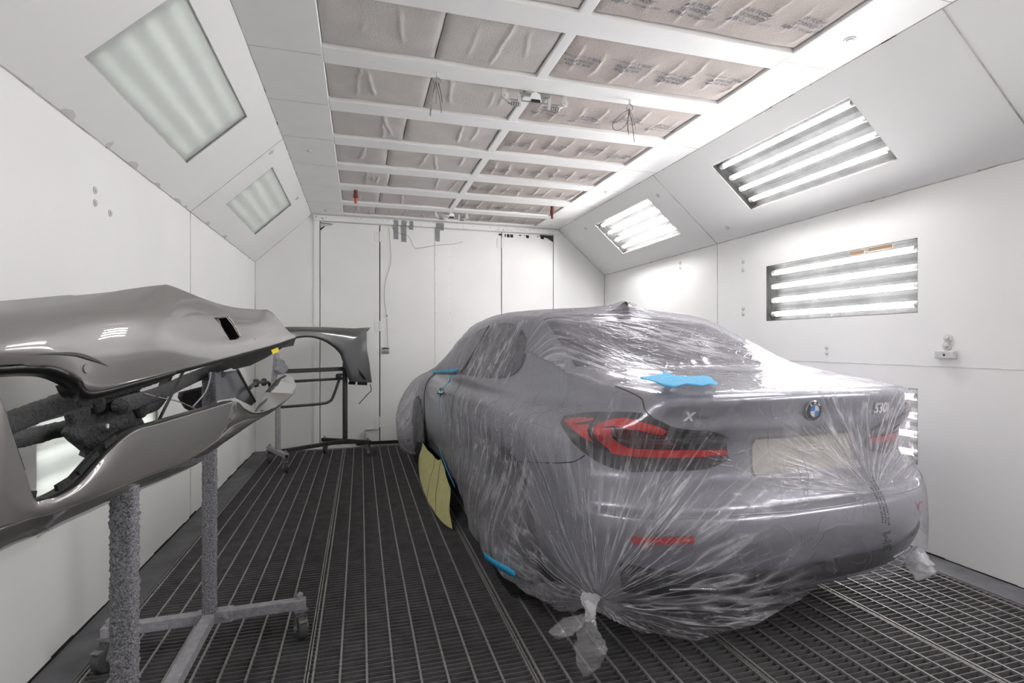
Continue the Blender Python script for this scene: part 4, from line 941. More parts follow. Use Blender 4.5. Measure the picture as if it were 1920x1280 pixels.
def lights(q, side):
    up = [(.60,.835,.958),(.512,.80,.982),(.357,.755,1.003),(.221,.713,1.012),(.150,.66,.995),(.125,.61,.968),(.096,.539,.957),(.080,.46,.950),(.082,.39,.925)]
    lo = [(.56,.868,.925),(.40,.888,.877),(.341,.858,.838),(.287,.804,.803),(.24,.749,.789),(.20,.69,.789),(.132,.511,.797),(.118,.44,.804),(.112,.365,.835)]
    md = [tuple(np.array(a)*.5+np.array(b)*.5) for a, b in zip(up, lo)]
    L = patch('taillight', [q(up), q(md), q(lo)], M['lampdark'], .005)
    L['label'] = 'smoked %s taillight with red lenses' % side
    a = [(.555,.852,.945),(.49,.823,.963),(.43,.81,.967),(.385,.797,.972)]; b = [(.53,.862,.936),(.454,.852,.943),(.41,.83,.953),(.375,.81,.962)]
    patch('lens', [q(a), q(b)], M['lampred'], .009, L)
    a = [(.535,.857,.938),(.44,.852,.940),(.365,.832,.953)]; b = [(.454,.868,.925),(.39,.868,.914),(.318,.838,.893)]
    patch('lens', [q(a), q(b)], M['lampred'], .009, L)
    a = [(.335,.822,.953),(.285,.772,.980),(.196,.729,.988),(.150,.672,.972),(.132,.63,.955)]; b = [(.31,.828,.935),(.262,.788,.952),(.20,.742,.957),(.160,.684,.948),(.140,.645,.938)]
    patch('lens', [q(a), q(b)], M['lampred'], .009, L)
    a = [(.318,.833,.940),(.305,.830,.92),(.29,.82,.892),(.272,.792,.866)]; b = [(.25,.795,.952),(.255,.785,.93),(.250,.768,.902),(.235,.74,.885)]
    patch('lens', [q(a), q(b)], M['lampred'], .0088, L)
    a = [(.275,.80,.889),(.232,.735,.880),(.19,.66,.876),(.14,.52,.876),(.112,.382,.872)]; b = [(.27,.79,.852),(.232,.73,.847),(.174,.625,.845),(.134,.51,.847),(.113,.372,.853)]
    patch('lens', [q(a), q(b)], M['lampred'], .0092, L)
    a = [(.238,.79,.953),(.187,.734,.955),(.152,.675,.948),(.135,.62,.935)]; b = [(.245,.768,.900),(.215,.715,.882),(.18,.645,.882),(.150,.57,.885)]
    patch('lens', [q(a), q(b)], M['lampdeep'], .0085, L)
    # glass
    up = [(3.92,.80,1.02),(3.326,.678,1.275),(2.75,.645,1.385),(2.3,.625,1.42),(1.925,.628,1.415),(1.68,.645,1.365),(1.52,.672,1.30)]
    lo = [(3.90,.83,.985),(3.30,.84,1.00),(2.65,.835,1.035),(2.2,.83,1.045),(1.8,.825,1.06),(1.5,.80,1.085),(1.39,.76,1.14)]
    md = [tuple(np.array(a)*.5+np.array(b)*.5) for a, b in zip(up, lo)]
    patch('side_window', [q(up), q(md), q(lo)], M['glass'], .003)
    line('pillar', q([(2.50,.83,1.04),(2.45,.74,1.22),(2.42,.63,1.41)]), .022, M['blackgloss'])
    line('window_trim', q(lo+[(1.42,.72,1.22)]), .008, M['blackgloss'])
    line('window_trim', q(up[1:]), .007, M['blackgloss'])
    # reflectors and panel gaps
    patch('bumper_reflector', [q([(.145,.775,.570),(.09,.68,.578),(.041,.582,.585)]), q([(.147,.770,.543),(.09,.68,.552),(.041,.580,.559)])], M['lampred'], .006)
    line('panel_gap', q([(1.30,.935,.61),(1.1,.935,.655),(.81,.93,.715),(.55,.915,.765),(.40,.888,.80),(.345,.865,.835)]), .003, M['gap'])
    line('panel_gap', q([(.45,.665,1.10),(.256,.667,1.067),(.18,.687,1.02),(.13,.65,.97)]), .0035, M['gap'])
    line('panel_gap', q([(2.50,.84,1.03),(2.52,.92,.80),(2.52,.92,.5),(2.50,.89,.27)]), .0035, M['gap'])
    line('panel_gap', q([(3.72,.84,.99),(3.74,.92,.8),(3.72,.92,.55),(3.66,.89,.27)]), .0035, M['gap'])
    line('body_crease', q([(.6,.93,.93),(1.2,.93,.915),(2.0,.93,.90),(3.0,.925,.88),(3.8,.925,.86)]), .003, M['carpaint'])
    line('sill_trim', q([(1.5,.9,.27),(2.2,.9,.26),(3.0,.9,.26),(3.7,.9,.27)]), .018, M['black'])
    # wheels
    for ws in (1.123, 4.10):
        sg = q([(0,1,0)])[0][1]; R = .345; w0 = .70
        tw = MB().lathe([(.24,0),(.31,.0),(R-.01,.02),(R,.06),(R,.16),(R-.01,.20),(.31,.222),(.25,.222)], (ws, sg*w0, R), (0, sg, 0), 40).build('wheel', M['rubber'], car)
        r = MB().lathe([(.245,0),(.245,.012),(.23,.016),(.20,-.03),(.05,-.02),(.03,.0)], (ws, sg*(w0+.205), R), (0, sg, 0), 32)
        for k2 in range(10):
            a = 2*PI*k2/10; r.bar((ws+.04*math.cos(a), sg*(w0+.215), R+.04*math.sin(a)), (ws+.235*math.cos(a), sg*(w0+.218), R+.235*math.sin(a)), .028, .014, up=(0,1,0))
        r.build('rim', M['rim'], tw)
    # black inner wheel house
        MB().lathe([(.372,0),(.372,.40)], (ws, sg*.55, R), (0, sg, 0), 30).build('wheel_house', M['black'], car)
both(lights)
# rear window, plate, lower bumper
up = [(1.53,.56,1.435),(1.60,.28,1.46),(1.605,0,1.468),(1.60,-.28,1.46),(1.53,-.56,1.435)]
lo = [(.86,.655,1.165),(.80,.33,1.16),(.79,0,1.16),(.80,-.33,1.16),(.86,-.655,1.165)]
md = [tuple(np.array(a)*.5+np.array(b)*.5) for a, b in zip(up, lo)]
patch('rear_window', [up, md, lo], M['glass'], .003)
up = [(3.17,.58,1.42),(3.13,0,1.45),(3.17,-.58,1.42)]; lo = [(3.85,.74,1.04),(3.80,0,1.07),(3.85,-.74,1.04)]
md = [tuple(np.array(a)*.5+np.array(b)*.5) for a, b in zip(up, lo)]
patch('windshield', [up, md, lo], M['glass'], .003)
patch('number_plate', [[(.08,.26,.905),(.08,-.26,.905)], [(.088,.26,.765),(.088,-.26,.765)]], M['plate'], .006, n=4, mm=8)
ts = (.80,.62,.40,.15,-.15,-.40,-.62,-.80)
rows_ = []
for z in (.435,.39,.34,.28):
    rows_.append([(.03+.25*(abs(t)/.9)**4, t, z+.03*(abs(t)/.8)**2) for t in ts])
patch('diffuser', rows_, M['black'], .010, n=6, mm=10)
line('bumper_crease', [(.20,.82,.640),(.09,.66,.645),(.03,.4,.645),(.0,0,.645),(.03,-.4,.645),(.09,-.66,.645),(.20,-.82,.640)], .004, M['carpaint'])
line('diffuser_trim', [(.12,.66,.395),(.05,.4,.40),(.03,.0,.40),(.05,-.4,.40),(.12,-.66,.40)], .010, M['carpaint'])
for sg in (1, -1):
    line('exhaust_trim', [(.06, sg*.66, .335), (.03, sg*.57, .345), (.02, sg*.47, .335)], .007, M['chrome'], .012)
# door handle and shark-fin antenna
hb = project(body_closed, np.array([(3.0,.915,.86),(2.86,.915,.865)]), .012)
MB().tube([tuple(hb[0]), tuple((hb[0]+hb[1])/2+np.array([0,.02,0])), tuple(hb[1])], .013, 10).build('door_handle', M['chrome'], car, smooth=True)
hd = project(body_closed, np.array([(3.02,.915,.855)]), .002)[0]; MB().lathe([(.04,0),(.038,.004),(.02,.006)], tuple(hd), (0,1,.1), 20).build('handle_cup', M['black'], car)
MB().lathe([(.016,0),(.017,.012),(.009,.018)], tuple(hd+np.array([.0,.01,0])), (0,1,.1), 16).build('lock_cap', M['bblue'], car)
an = MB(); an.grid([[(1.72,.0,1.49),(1.72,0,1.49),(1.72,0,1.49)],[(1.60,.022,1.47),(1.60,0,1.52),(1.60,-.022,1.47)],[(1.50,.03,1.46),(1.485,0,1.555),(1.50,-.03,1.46)],[(1.43,.025,1.45),(1.45,0,1.55),(1.43,-.025,1.45)],[(1.42,.0,1.44),(1.42,0,1.46),(1.42,0,1.44)]]); an.build('antenna_fin', M['black'], car, smooth=True)
def frame(p, fn=body_closed):
    p = project(fn, np.array([p]), .004)[0]; g = grad(fn, np.array([p]))[0]; n = Vector(g).normalized()
    r = Vector((0,-1,0)); r = (r-n*r.dot(n)).normalized(); u = n.cross(r); return Vector(p), r, u, n
def letters(s, p, size, m, name, root=car, shear=0, h=.002, fn=body_closed, rot=0, bold=0):
    P, r, u, n = frame(p, fn)
    if rot: r, u = r*math.cos(rot)+u*math.sin(rot), u*math.cos(rot)-r*math.sin(rot)
    vs, fs = text_mesh(s, size, h, shear, bold)
    q = np.array([tuple(P+r*v[0]+u*v[1]) for v in vs]); d = np.array([v[2] for v in vs])
    q = project(fn, q, .006, 4)+np.array(n)*d[:, None]
    return MB().add([tuple(x) for x in q], fs).build(name, m, root)
P, r, u, n = frame((.055,.0,1.013))
bd = MB().lathe([(.041,0),(.041,.006),(.037,.008)], P, n, 40).build('roundel', M['chrome'], car)
MB().lathe([(.0385,.006),(.0385,.0085),(.036,.009)], P, n, 40).build('ring', M['black'], bd)
MB().lathe([(.0245,.008),(.0245,.0102)], P, n, 40).build('rim_line', M['chrome'], bd)
for k2 in range(4):
    mb = MB(); c = [P+n*.0108]
    for a in np.linspace(k2*PI/2, (k2+1)*PI/2, 10): c.append(P+n*.0108+(r*math.cos(a)+u*math.sin(a))*.0228)
    mb.add(c, [tuple(range(len(c)))]); mb.build('quadrant', M['bwhite'] if k2 % 2 == 0 else M['bblue'], bd)
for ch, a in (('B', 2.25), ('M', PI/2), ('W', .89)):
    vs, fs = text_mesh(ch, .0165, .0004, 0, .0004); cc = P+n*.0098+(r*math.cos(a)+u*math.sin(a))*.0312; ra = a-PI/2
    mb = MB().add([tuple(cc+(r*math.cos(ra)+u*math.sin(ra))*v[0]+(u*math.cos(ra)-r*math.sin(ra))*v[1]+n*v[2]) for v in vs], fs); mb.build('letter', M['bwhite'], bd)
letters('530i', (.07,-.395,1.005), .058, M['bwhite'], 'lettering', shear=.25, bold=.0018)
letters('X', (.08,.565,1.004), .042, M['bwhite'], 'lettering', shear=.3, bold=.0022)
letters('DRIVE', (.08,.50,1.004), .020, M['rim'], 'lettering', shear=.2)
# ------------------------------------------------------------------ masking film
def filmmat(name, base, top, tint, white, rough=.13, attrs=True, crk=1.0):
    m, nt, out = newmat(name); lk = nt.links.new
    tr = N(nt, 'ShaderNodeBsdfTransparent', Color=tint)
    df = N(nt, 'ShaderNodeBsdfDiffuse', Color=white); tl = N(nt, 'ShaderNodeBsdfTranslucent', Color=white)
    dm = N(nt, 'ShaderNodeMixShader', Fac=.35); lk(df.outputs[0], dm.inputs[1]); lk(tl.outputs[0], dm.inputs[2])
    gl = N(nt, 'ShaderNodeBsdfGlossy', Roughness=rough, Color=(.5,.5,.52,1))
    def mth(op, a, b=None, c=None):
        n = N(nt, 'ShaderNodeMath', operation=op)
        for i, x in enumerate((a, b, c)):
            if x is None: continue
            if isinstance(x, (int, float)): n.inputs[i].default_value = x
            else: lk(x, n.inputs[i])
        return n.outputs[0]
    tot = None; hts = None
    def ridge(vec, scale, lo, det=2.0, dist=.0):
        nz = N(nt, 'ShaderNodeTexNoise', Scale=scale, Detail=det, Roughness=.55, Distortion=dist); lk(vec, nz.inputs['Vector'])
        x = mth('ABSOLUTE', mth('SUBTRACT', nz.outputs[0], .5))
        mr = N(nt, 'ShaderNodeMapRange'); mr.inputs[1].default_value = lo; mr.inputs[2].default_value = 0; mr.inputs[3].default_value = 0; mr.inputs[4].default_value = 1
        lk(x, mr.inputs[0]); return mth('POWER', mr.outputs[0], 1.6), nz.outputs[0]
    tc = N(nt, 'ShaderNodeTexCoord')
    if attrs:
        for an, sc in (('foldA', 1.0), ('foldB', 1.0)):
            at = N(nt, 'ShaderNodeAttribute', attribute_name=an); sp = N(nt, 'ShaderNodeSeparateXYZ'); lk(at.outputs['Vector'], sp.inputs[0])
            cb = N(nt, 'ShaderNodeCombineXYZ'); lk(sp.outputs[0], cb.inputs[0]); lk(sp.outputs[1], cb.inputs[1])
            r1, raw = ridge(cb.outputs[0], sc, .05, 2, .08)
            r2, raw2 = ridge(cb.outputs[0], sc*2.9, .065, 2, .08)
            gp = N(nt, 'ShaderNodeTexNoise', Scale=.42, Detail=1); lk(cb.outputs[0], gp.inputs['Vector'])
            gm_ = N(nt, 'ShaderNodeMapRange'); gm_.inputs[1].default_value = .36; gm_.inputs[2].default_value = .58; lk(gp.outputs[0], gm_.inputs[0]); r2 = mth('MULTIPLY', r2, gm_.outputs[0])
            gw = N(nt, 'ShaderNodeMapRange'); gw.inputs[1].default_value = .35; gw.inputs[2].default_value = .6; gw.inputs[3].default_value = .4; lk(gp.outputs[0], gw.inputs[0]); r1 = mth('MULTIPLY', r1, gw.outputs[0])
            cm = mth('ADD', mth('MULTIPLY', r1, .7), mth('MULTIPLY', r2, .5)); w = mth('MULTIPLY', cm, sp.outputs[2])
            tot = w if tot is None else mth('ADD', tot, w)
            hh = mth('ADD', mth('MULTIPLY', mth('ADD', raw, mth('MULTIPLY', raw2, .5)), mth('MULTIPLY', sp.outputs[2], 1.2)), w)
            hts = hh if hts is None else mth('ADD', hts, hh)
    cr1, craw = ridge(tc.outputs['Object'], 5.0*crk, .016, 2, 1.2)
    cr2, craw2 = ridge(tc.outputs['Object'], 16*crk, .022, 2, .6)
    crn = mth('ADD', mth('MULTIPLY', cr1, .5), mth('MULTIPLY', cr2, .18))
    big = N(nt, 'ShaderNodeTexNoise', Scale=3, Detail=2); lk(tc.outputs['Object'], big.inputs['Vector'])
    hz = mth('ADD', mth('MULTIPLY', mth('SUBTRACT', big.outputs[0], .5), .12), base)
    th_ = N(nt, 'ShaderNodeAttribute', attribute_name='film_haze'); hz = mth('ADD', hz, th_.outputs['Fac'])
    hz = mth('ADD', hz, mth('MULTIPLY', crn, .22))
    if tot is not None: hz = mth('ADD', hz, mth('MULTIPLY', tot, top))
    lw = N(nt, 'ShaderNodeLayerWeight', Blend=.35); hz = mth('ADD', hz, mth('MULTIPLY', mth('POWER', lw.outputs['Facing'], 3.0), .35))
    hz = mth('MINIMUM', mth('MAXIMUM', hz, .02), .85)
    H = mth('ADD', crn, mth('MULTIPLY', mth('ADD', craw, craw2), .8))
    if hts is not None: H = mth('ADD', H, mth('MULTIPLY', hts, 1.6))
    bp = N(nt, 'ShaderNodeBump', Strength=.65, Distance=.006); lk(H, bp.inputs['Height'])
    for s in (df, tl, gl): lk(bp.outputs[0], s.inputs['Normal'])
    m1 = N(nt, 'ShaderNodeMixShader'); lk(hz, m1.inputs[0]); lk(tr.outputs[0], m1.inputs[1]); lk(dm.outputs[0], m1.inputs[2])
    m2 = N(nt, 'ShaderNodeMixShader'); lk(schlick(nt, .045, bp.outputs[0]), m2.inputs[0]); lk(m1.outputs[0], m2.inputs[1]); lk(gl.outputs[0], m2.inputs[2])
    lk(m2.outputs[0], out.inputs[0]); return m
M['film'] = filmmat('masking_film', .10, 1.25, (.95,.94,.97,1), (.85,.83,.885,1), .15)
M['filmbag'] = filmmat('crumpled_film', .16, .4, (.95,.95,.955,1), (.85,.85,.86,1), .1, False, 2.2)
M['filmwhite'] = filmmat('bunched_film', .5, .4, (.95,.95,.955,1), (.88,.88,.90,1), .12, False, 2.5)
V, Q = surface_nets(film, (-.14, -1.08, .0), (5.10, 1.32, 1.66), .0135)
V = project(film, V, 0, 2)
ctr = V[Q].mean(1); s_, t_, z_ = ctr.T
zb_rear = np.interp(t_, [-1,-.6,-.1,.12,.35,.62,.78,.9,1.05,1.2], [.40,.375,.355,.345,.26,.19,.25,.27,.22,.2])
zb_rear = zb_rear+.008*np.sin(t_*31)
zb_left = np.interp(s_, [.25,.45,.7,1.0,1.4,1.65,1.85,2.0,2.4,2.8,3.8,3.95,4.3,4.6,5], [.25,.20,.10,.05,.035,.06,.10,.20,.26,.33,.30,.14,.07,.10,.2])+.01*np.sin(s_*43)
zb = np.where((t_ > .5) & (s_ > .3), zb_left, np.where(s_ < .6, zb_rear, .27))
hr = np.interp(z_, [.3,.6,.9,1.07], [2.72,2.81,2.80,2.60]); hf = np.interp(z_, [.3,.6,.9,1.0], [3.60,3.66,3.70,3.72]); belt = np.interp(s_, [2.6,3.75,3.95], [1.055,.985,.965])
hole = (t_ > .45) & (s_ > hr) & (s_ < hf) & (z_ < belt)
keep = (z_ > zb) & ~hole
front = (s_ > 3.66)
def foldattrs(me, V):
    s, t, z = V.T
    a = s+t-.93-.16; dz = z-.315; r = np.hypot(a, dz); th = np.arctan2(dz, a)
    wA = (1-sst(r, .45, 1.15))*sst(r, .0, .06)*np.where(s < 1.3, 1, 0)*(1-sst(z, 1.0, 1.12))*sst(t, -.55, .1)
    wA = wA*np.where(a > .1, .5, 1.0)*(1-.65*sst(z,.72,.86)*sst(t,.3,.5))
    A = np.stack([th*7.5+3, r*1.5, wA], 1)
    # right-hand gather, left drape, rear window, front sheet
    B = np.zeros_like(A)
    thB = np.arctan2(z-.67, -(t+.277)); rB = np.hypot(z-.67, t+.277)
    wB = (1-.8*np.exp(-(t/.09)**2-((z-1.0)/.08)**2))*(1-.7*np.exp(-((t+.4)/.1)**2-((z-1.0)/.05)**2))*sst(z, .64, .70)*(1-sst(rB, .25, .75))*(1-sst(z, 1.06, 1.1))*(1-sst(t, .05, .35))*np.where(s < .5, 1, 0)*1.0
    B = np.where((wB > 0)[:, None], np.stack([thB*4, rB*1.6, wB], 1), B)
    wL = sst(t, .5, .64)*sst(s, .45, .9)*(1-sst(z, 1.38, 1.5))*np.where(s < 3.66, 1, 0)*(.5+.5*np.maximum(sst(z,1.02,1.1)*sst(s,1.35,1.6), (1-sst(np.abs(z-.74), .05, .2))*sst(s,.7,1.0)))*(1-.6*wA)*(1-.8*sst(z,.9,.95)*(1-sst(z,1.0,1.05)))*(1-.9*sst(z,.98,1.05)*(1-sst(s,1.3,1.5)))
    wL = wL*(1-.6*sst(s, 2.2, 2.6))
    B = np.where((wL > wB)[:, None], np.stack([(s-.28*(z-.5)*(s-1.2))*8, z*2, wL], 1), B)
    thD = np.arctan2(1.52-s, .82-t); rD = np.hypot(1.52-s, .82-t)
    wD = sst(z, 1.085, 1.11)*sst(rD, .05, .2)*(1-sst(rD, .8, 1.7))*np.where((s < 1.55) & (t < .72), 1, 0)
    B = np.where((wD > np.maximum(wL, wB))[:, None], np.stack([thD*6, rD*1.0+5, wD*.6], 1), B)
    wF = np.where(s > 3.66, 1., 0)*sst(t, .3, .6)*.6
    thF = np.arctan2(z-.12, s-3.9)
    B = np.where((wF > np.maximum(wL, np.maximum(wB, wD)))[:, None], np.stack([thF*8, z, wF], 1), B)
    film_haze = -.07*np.exp(-((t-.65)/.3)**2-((z-.89)/.12)**2)*np.where(s < .7, 1, 0)+.40*np.exp(-((t-.1)/.30)**4-((z-.82)/.12)**2)*np.where(s < .4, 1, 0)+.25*np.exp(-(r/.13)**2)-.09*(1-sst(z,.34,.46))*np.where(s < .5,1,0)+.12*(1-sst(z,.27,.35))+.12*sst(t,.7,.85)*(1-sst(z,.5,.75))*sst(s,.5,.9)*(1-sst(s,2.4,2.8))-.10*np.exp(-(t/.09)**2-((z-1.0)/.09)**2)*np.where(s < .4,1,0)-.07*np.exp(-((t+.4)/.12)**2-((z-1.0)/.06)**2)*np.where(s < .4,1,0)+.02*sst(z,1.085,1.105)*(1-sst(s,1.3,1.6))*(1-sst(t,.66,.74))+.05*(1-sst(s,.15,.4))*(1-sst(t,-.2,.3))*sst(z,.5,.6)  # film haze set by region; the deck share imitates reflected light
    at = me.attributes.new('film_haze', 'FLOAT', 'POINT'); at.data.foreach_set('value', film_haze.astype(np.float32))
    for nm, X in (('foldA', A), ('foldB', B)):
        at = me.attributes.new(nm, 'FLOAT_VECTOR', 'POINT'); at.data.foreach_set('vector', X.astype(np.float32).ravel())
    return A, B
def filmsheet(name, sel, label):
    me, W = np_mesh(name, V.copy(), Q[sel])
    # real folds: ride outwards along the fold fans, crumple the loose hems
    A, B = foldattrs(me, W)
    g = grad(film, W.astype(float)); g /= np.maximum(np.linalg.norm(g, axis=1), 1e-6)[:, None]
    d = np.zeros(len(W))
    for i, p in enumerate(W):
        a, b = A[i], B[i]; x = 0
        if a[2] > .02: x += .011*a[2]*max(0, 1-2.6*abs(mnoise.noise((a[0]*.9, a[1]*.6, 0))))
        if b[2] > .02: x += .011*b[2]*max(0, 1-2.6*abs(mnoise.noise((b[0]*.9, b[1]*.6, 9))))
        hem = max(0, 1-p[2]/.34)
        if hem > 0:
            q = Vector(p); x += hem*(.04*mnoise.noise(q*6)+.010*mnoise.noise(q*14))
        x += .003*mnoise.noise(Vector(p)*6)
        d[i] = x
    W2 = W+g*d[:, None]; W2[:, 2] = np.maximum(W2[:, 2], .006)
    ne = len(me.edges); ev = np.empty(ne*2, np.int32); me.edges.foreach_get('vertices', ev); ev = ev.reshape(-1, 2)
    le = np.empty(len(me.loops), np.int32); me.loops.foreach_get('edge_index', le); be = ev[np.bincount(le, minlength=ne) == 1]
    for _ in range(10):
        acc = np.zeros_like(W2); cnt = np.zeros(len(W2))
        for c0, c1 in ((0,1),(1,0)): np.add.at(acc, be[:, c0], W2[be[:, c1]]); np.add.at(cnt, be[:, c0], 1)
        m_ = cnt > 1; W2[m_] = .5*W2[m_]+.5*acc[m_]/cnt[m_][:, None]
    me.vertices.foreach_set('co', W2.astype(np.float32).ravel()); me.update()
    r = carempty(name, label, 'plastic sheet')
    o = link('film', me, M['film'], r, fix=False)
    return r
fr_ = filmsheet('masking_film', keep & ~front, 'clear wrinkled plastic film draped over the rear and roof of the car')
ff_ = filmsheet('masking_film', keep & front, 'clear plastic film bagged around the front fender and hood of the car')
# gathered knot, hanging tails and loose flaps of the film
def crumple(name, pts, rad, root, m, amp=.018, seed=0, flat=(1,1), n=26, lab=None):
    P = cr(pts, 10); R = np.interp(np.linspace(0,1,len(P)), np.linspace(0,1,len(rad)), rad); rws = []
    for i, p in enumerate(P):
        ring = []
        for k2 in range(n+1):
            a = 2*PI*(k2 % n)/n; v = Vector((math.cos(a)*flat[0], math.sin(a)*flat[1], 0))
            q = R[i]*(1+.35*mnoise.noise(Vector((math.cos(a)*2.2+seed, math.sin(a)*2.2, i*.12)))+.22*mnoise.noise(Vector((math.cos(a)*6, math.sin(a)*6+seed, i*.35))))
            ring.append(tuple(Vector(p)+v*q))
        rws.append(ring)
    return MB().grid(rws).build(name, m, root, smooth=True)
crumple('knot', [(.17,.93,.36),(.14,.945,.325),(.135,.95,.30)], [.035,.016,.02], fr_, M['filmwhite'], seed=3)
crumple('hanging_tail', [(.13,.95,.315),(.12,.965,.26),(.12,.955,.21),(.12,.965,.155),(.12,.97,.112)], [.012,.040,.052,.040,.006], fr_, M['filmbag'], seed=1)
crumple('hanging_tail', [(.14,.965,.315),(.15,1.01,.29),(.16,1.045,.265),(.17,1.06,.235)], [.012,.038,.042,.01], fr_, M['filmbag'], seed=2)
crumple('hanging_tail', [(.14,-.735,.345),(.13,-.72,.30),(.12,-.725,.255),(.12,-.702,.205)], [.014,.045,.05,.006], fr_, M['filmwhite'], seed=5)
b = MB(); rws = []
for i in range(25):
    f = i/24; t = -.22-.48*f; top = .315+.05*f; lowz = top-.085*math.sin(PI*min(1,f*1.02))**.7
    rws.append([(.085+.03*f+.012*mnoise.noise(Vector((t*14,j*.5,0))), t, top+(lowz-top)*j/8+.004*mnoise.noise(Vector((t*30,j,0)))) for j in range(9)])
b.grid(rws); b.build('loose_flap', M['filmbag'], fr_, smooth=True)
# printed marks on the film
def outline_text(s, size, thick):
    cu = bpy.data.curves.new('t', 'FONT'); cu.body = s; cu.size = size; cu.fill_mode = 'NONE'; cu.bevel_depth = thick; cu.bevel_resolution = 0; cu.resolution_u = 4; cu.align_x = 'CENTER'; cu.align_y = 'CENTER'
    o = bpy.data.objects.new('t', cu); C.objects.link(o); dg = bpy.context.evaluated_depsgraph_get(); dg.update()
    me = bpy.data.meshes.new_from_object(o.evaluated_get(dg)); bpy.data.objects.remove(o); bpy.data.curves.remove(cu)
    vs = [tuple(v.co) for v in me.vertices]; fs = [tuple(p.vertices) for p in me.polygons]; bpy.data.meshes.remove(me); return vs, fs
def onfilm(parts, p, rot, name, root, off=.016):
    P, r, u, n = frame(p, film); r, u = r*math.cos(rot)+u*math.sin(rot), u*math.cos(rot)-r*math.sin(rot); mb = MB()
    for (vs, fs), ox, oy in parts:
        q = np.array([tuple(P+r*(v[0]+ox)+u*(v[1]+oy)) for v in vs]); mb.add([tuple(x) for x in project(film, q, off, 4)], fs)
    o = mb.build(name, M['print'], root); o['label'] = 'black printing on the film'; return o
onfilm([(outline_text('3M', .066, .0012), -.075, 0), (text_mesh('PAINT THIS SIDE UP', .0165, 0, 0, .0002), .075, .017), (text_mesh('PEINDRE VERS LE HAUT', .0165, 0, 0, .0002), .085, .0), (text_mesh('ESTE LADO HACIA ARRIBA', .0165, 0, 0, .0002), .085, -.017)], (.0,-.268,.565), PI/2+.06, 'print', fr_)
onfilm([(outline_text('3M', .075, .0014), 0, 0)], (1.40,.0,1.525), -2.2, 'print', fr_, .02)
# blue tape
def tapepatch(rws, label, off=.020, n=4, mm=5):
    r = carempty('masking_tape', label, 'tape'); patch('tape', rws, M['tape'], off, r, film, n, mm, solid=.0012); return r
upr = [(.363,.60,1.123),(.38,.482,1.132),(.445,.425,1.139),(.339,.453,1.129),(.279,.397,1.125),(.285,.344,1.128),(.238,.345,1.122),(.188,.375,1.116),(.126,.402,1.107)]
lor = [(.33,.61,1.117),(.26,.60,1.114),(.185,.606,1.102),(.146,.586,1.099),(.161,.525,1.105),(.116,.492,1.103),(.126,.446,1.107),(.104,.439,1.104),(.112,.418,1.106)]
tapepatch([upr, [tuple((np.array(a)+np.array(c))/2) for a, c in zip(upr, lor)], lor], 'ragged blue tape patch on the film over the trunk edge', n=4, mm=4)
def taperun(pts, w, label, off=.02):
    p = project(film, np.array(cr(pts, 8)), off); rws = [[], []]
    g = grad(film, p); 
    for i in range(len(p)):
        d = p[min(i+1,len(p)-1)]-p[max(i-1,0)]; s = np.cross(d, g[i]); s /= np.linalg.norm(s); ww = w*(1+.25*mnoise.noise(Vector(p[i])*30))
        rws[0].append(tuple(p[i]+s*ww/2)); rws[1].append(tuple(p[i]-s*ww/2))
    r = carempty('masking_tape', label, 'tape'); MB().grid(rws).build('tape', M['tape'], r, smooth=True, solid=.001); return r
taperun([(3.66,.835,.985),(3.2,.845,1.018),(2.85,.845,1.035),(2.60,.835,1.06)], .028, 'blue tape strip along the bottom of the side window')
taperun([(2.66,.865,1.02),(2.70,.88,.99),(2.79,.915,.90),(2.81,.94,.78),(2.80,.94,.68)], .030, 'blue tape strip running down the film edge beside the bare door')
taperun([(2.75,.95,.42),(2.62,.97,.36),(2.40,1.0,.29),(2.15,1.02,.25)], .026, 'blue tape strip along the top edge of the yellow paper')
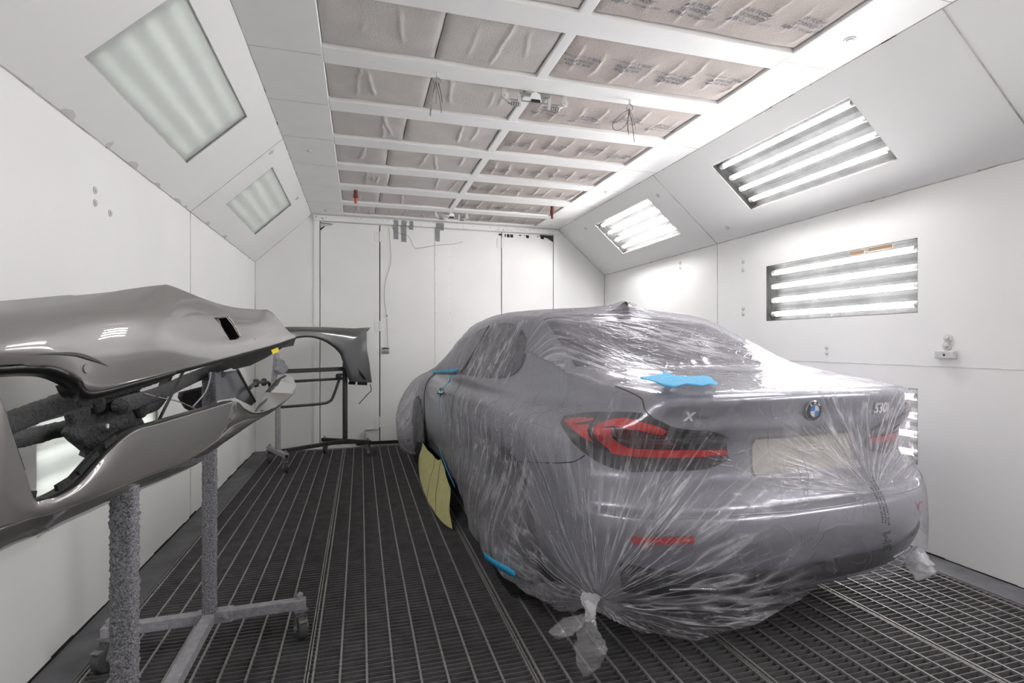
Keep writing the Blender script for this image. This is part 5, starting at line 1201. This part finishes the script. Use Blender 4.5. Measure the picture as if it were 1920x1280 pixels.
taperun([(1.06,1.05,.20),(.96,1.045,.212),(.86,1.034,.225)], .034, 'short blue tape piece on the film by the rear wheel, left of the pair', .03)
taperun([(.85,1.034,.228),(.76,1.025,.240),(.68,1.012,.250)], .036, 'short blue tape piece on the film by the rear wheel, right of the pair', .03)
# yellow masking paper over the sill
pp = carempty('masking_paper', 'yellow-green masking paper hanging over the sill of the car', 'paper')
tp = [(3.70,.955,.30),(3.44,.95,.27),(2.95,.95,.285),(2.75,.96,.33),(2.52,.985,.31),(2.16,1.01,.25)]
bt = [(3.35,1.05,.09),(2.95,1.085,.065),(2.55,1.10,.045),(2.30,1.10,.04),(2.10,1.085,.03),(1.96,1.045,.025)]
g = crgrid([tp, [tuple((np.array(a)+np.array(c))/2+np.array([0,.012,0])) for a, c in zip(tp, bt)], bt], 8, 10)
g = [[(x, y+.010*mnoise.noise(Vector((x*5,z*9,1))), z) for x, y, z in r2] for r2 in g]
MB().grid(g).build('paper_sheet', M['paper'], pp, smooth=True, solid=.0008)
b = MB()
for c in (18, 31):
    c = min(c, len(g[0])-1); b.tube([(g[i][c][0], g[i][c][1]+.002, g[i][c][2]) for i in range(len(g))], .002, 5)
b.build('paper_crease', M['wire'], pp, smooth=True)
# ------------------------------------------------------------------ camera, light, view
cam = bpy.data.cameras.new('camera'); co = bpy.data.objects.new('camera', cam); C.objects.link(co)
cam.sensor_width = 36; cam.lens = 993/1920*36; cam.clip_start = .05
co.location = (0, 0, 1.28); co.rotation_euler = (PI/2, 0, -math.atan(284/993)); cam.shift_y = 4/1920
bpy.context.scene.camera = co
w = bpy.data.worlds.new('world'); w.use_nodes = True; w.node_tree.nodes['Background'].inputs[0].default_value = (.8,.8,.8,1); w.node_tree.nodes['Background'].inputs[1].default_value = .15
sc = bpy.context.scene; sc.world = w
sc.view_settings.view_transform = 'Standard'; sc.view_settings.look = 'None'; sc.view_settings.gamma = 1; sc.view_settings.use_curve_mapping = False
sc.view_settings.exposure = .06
sc.cycles.transparent_max_bounces = 16; sc.cycles.max_bounces = 10; sc.cycles.diffuse_bounces = 5
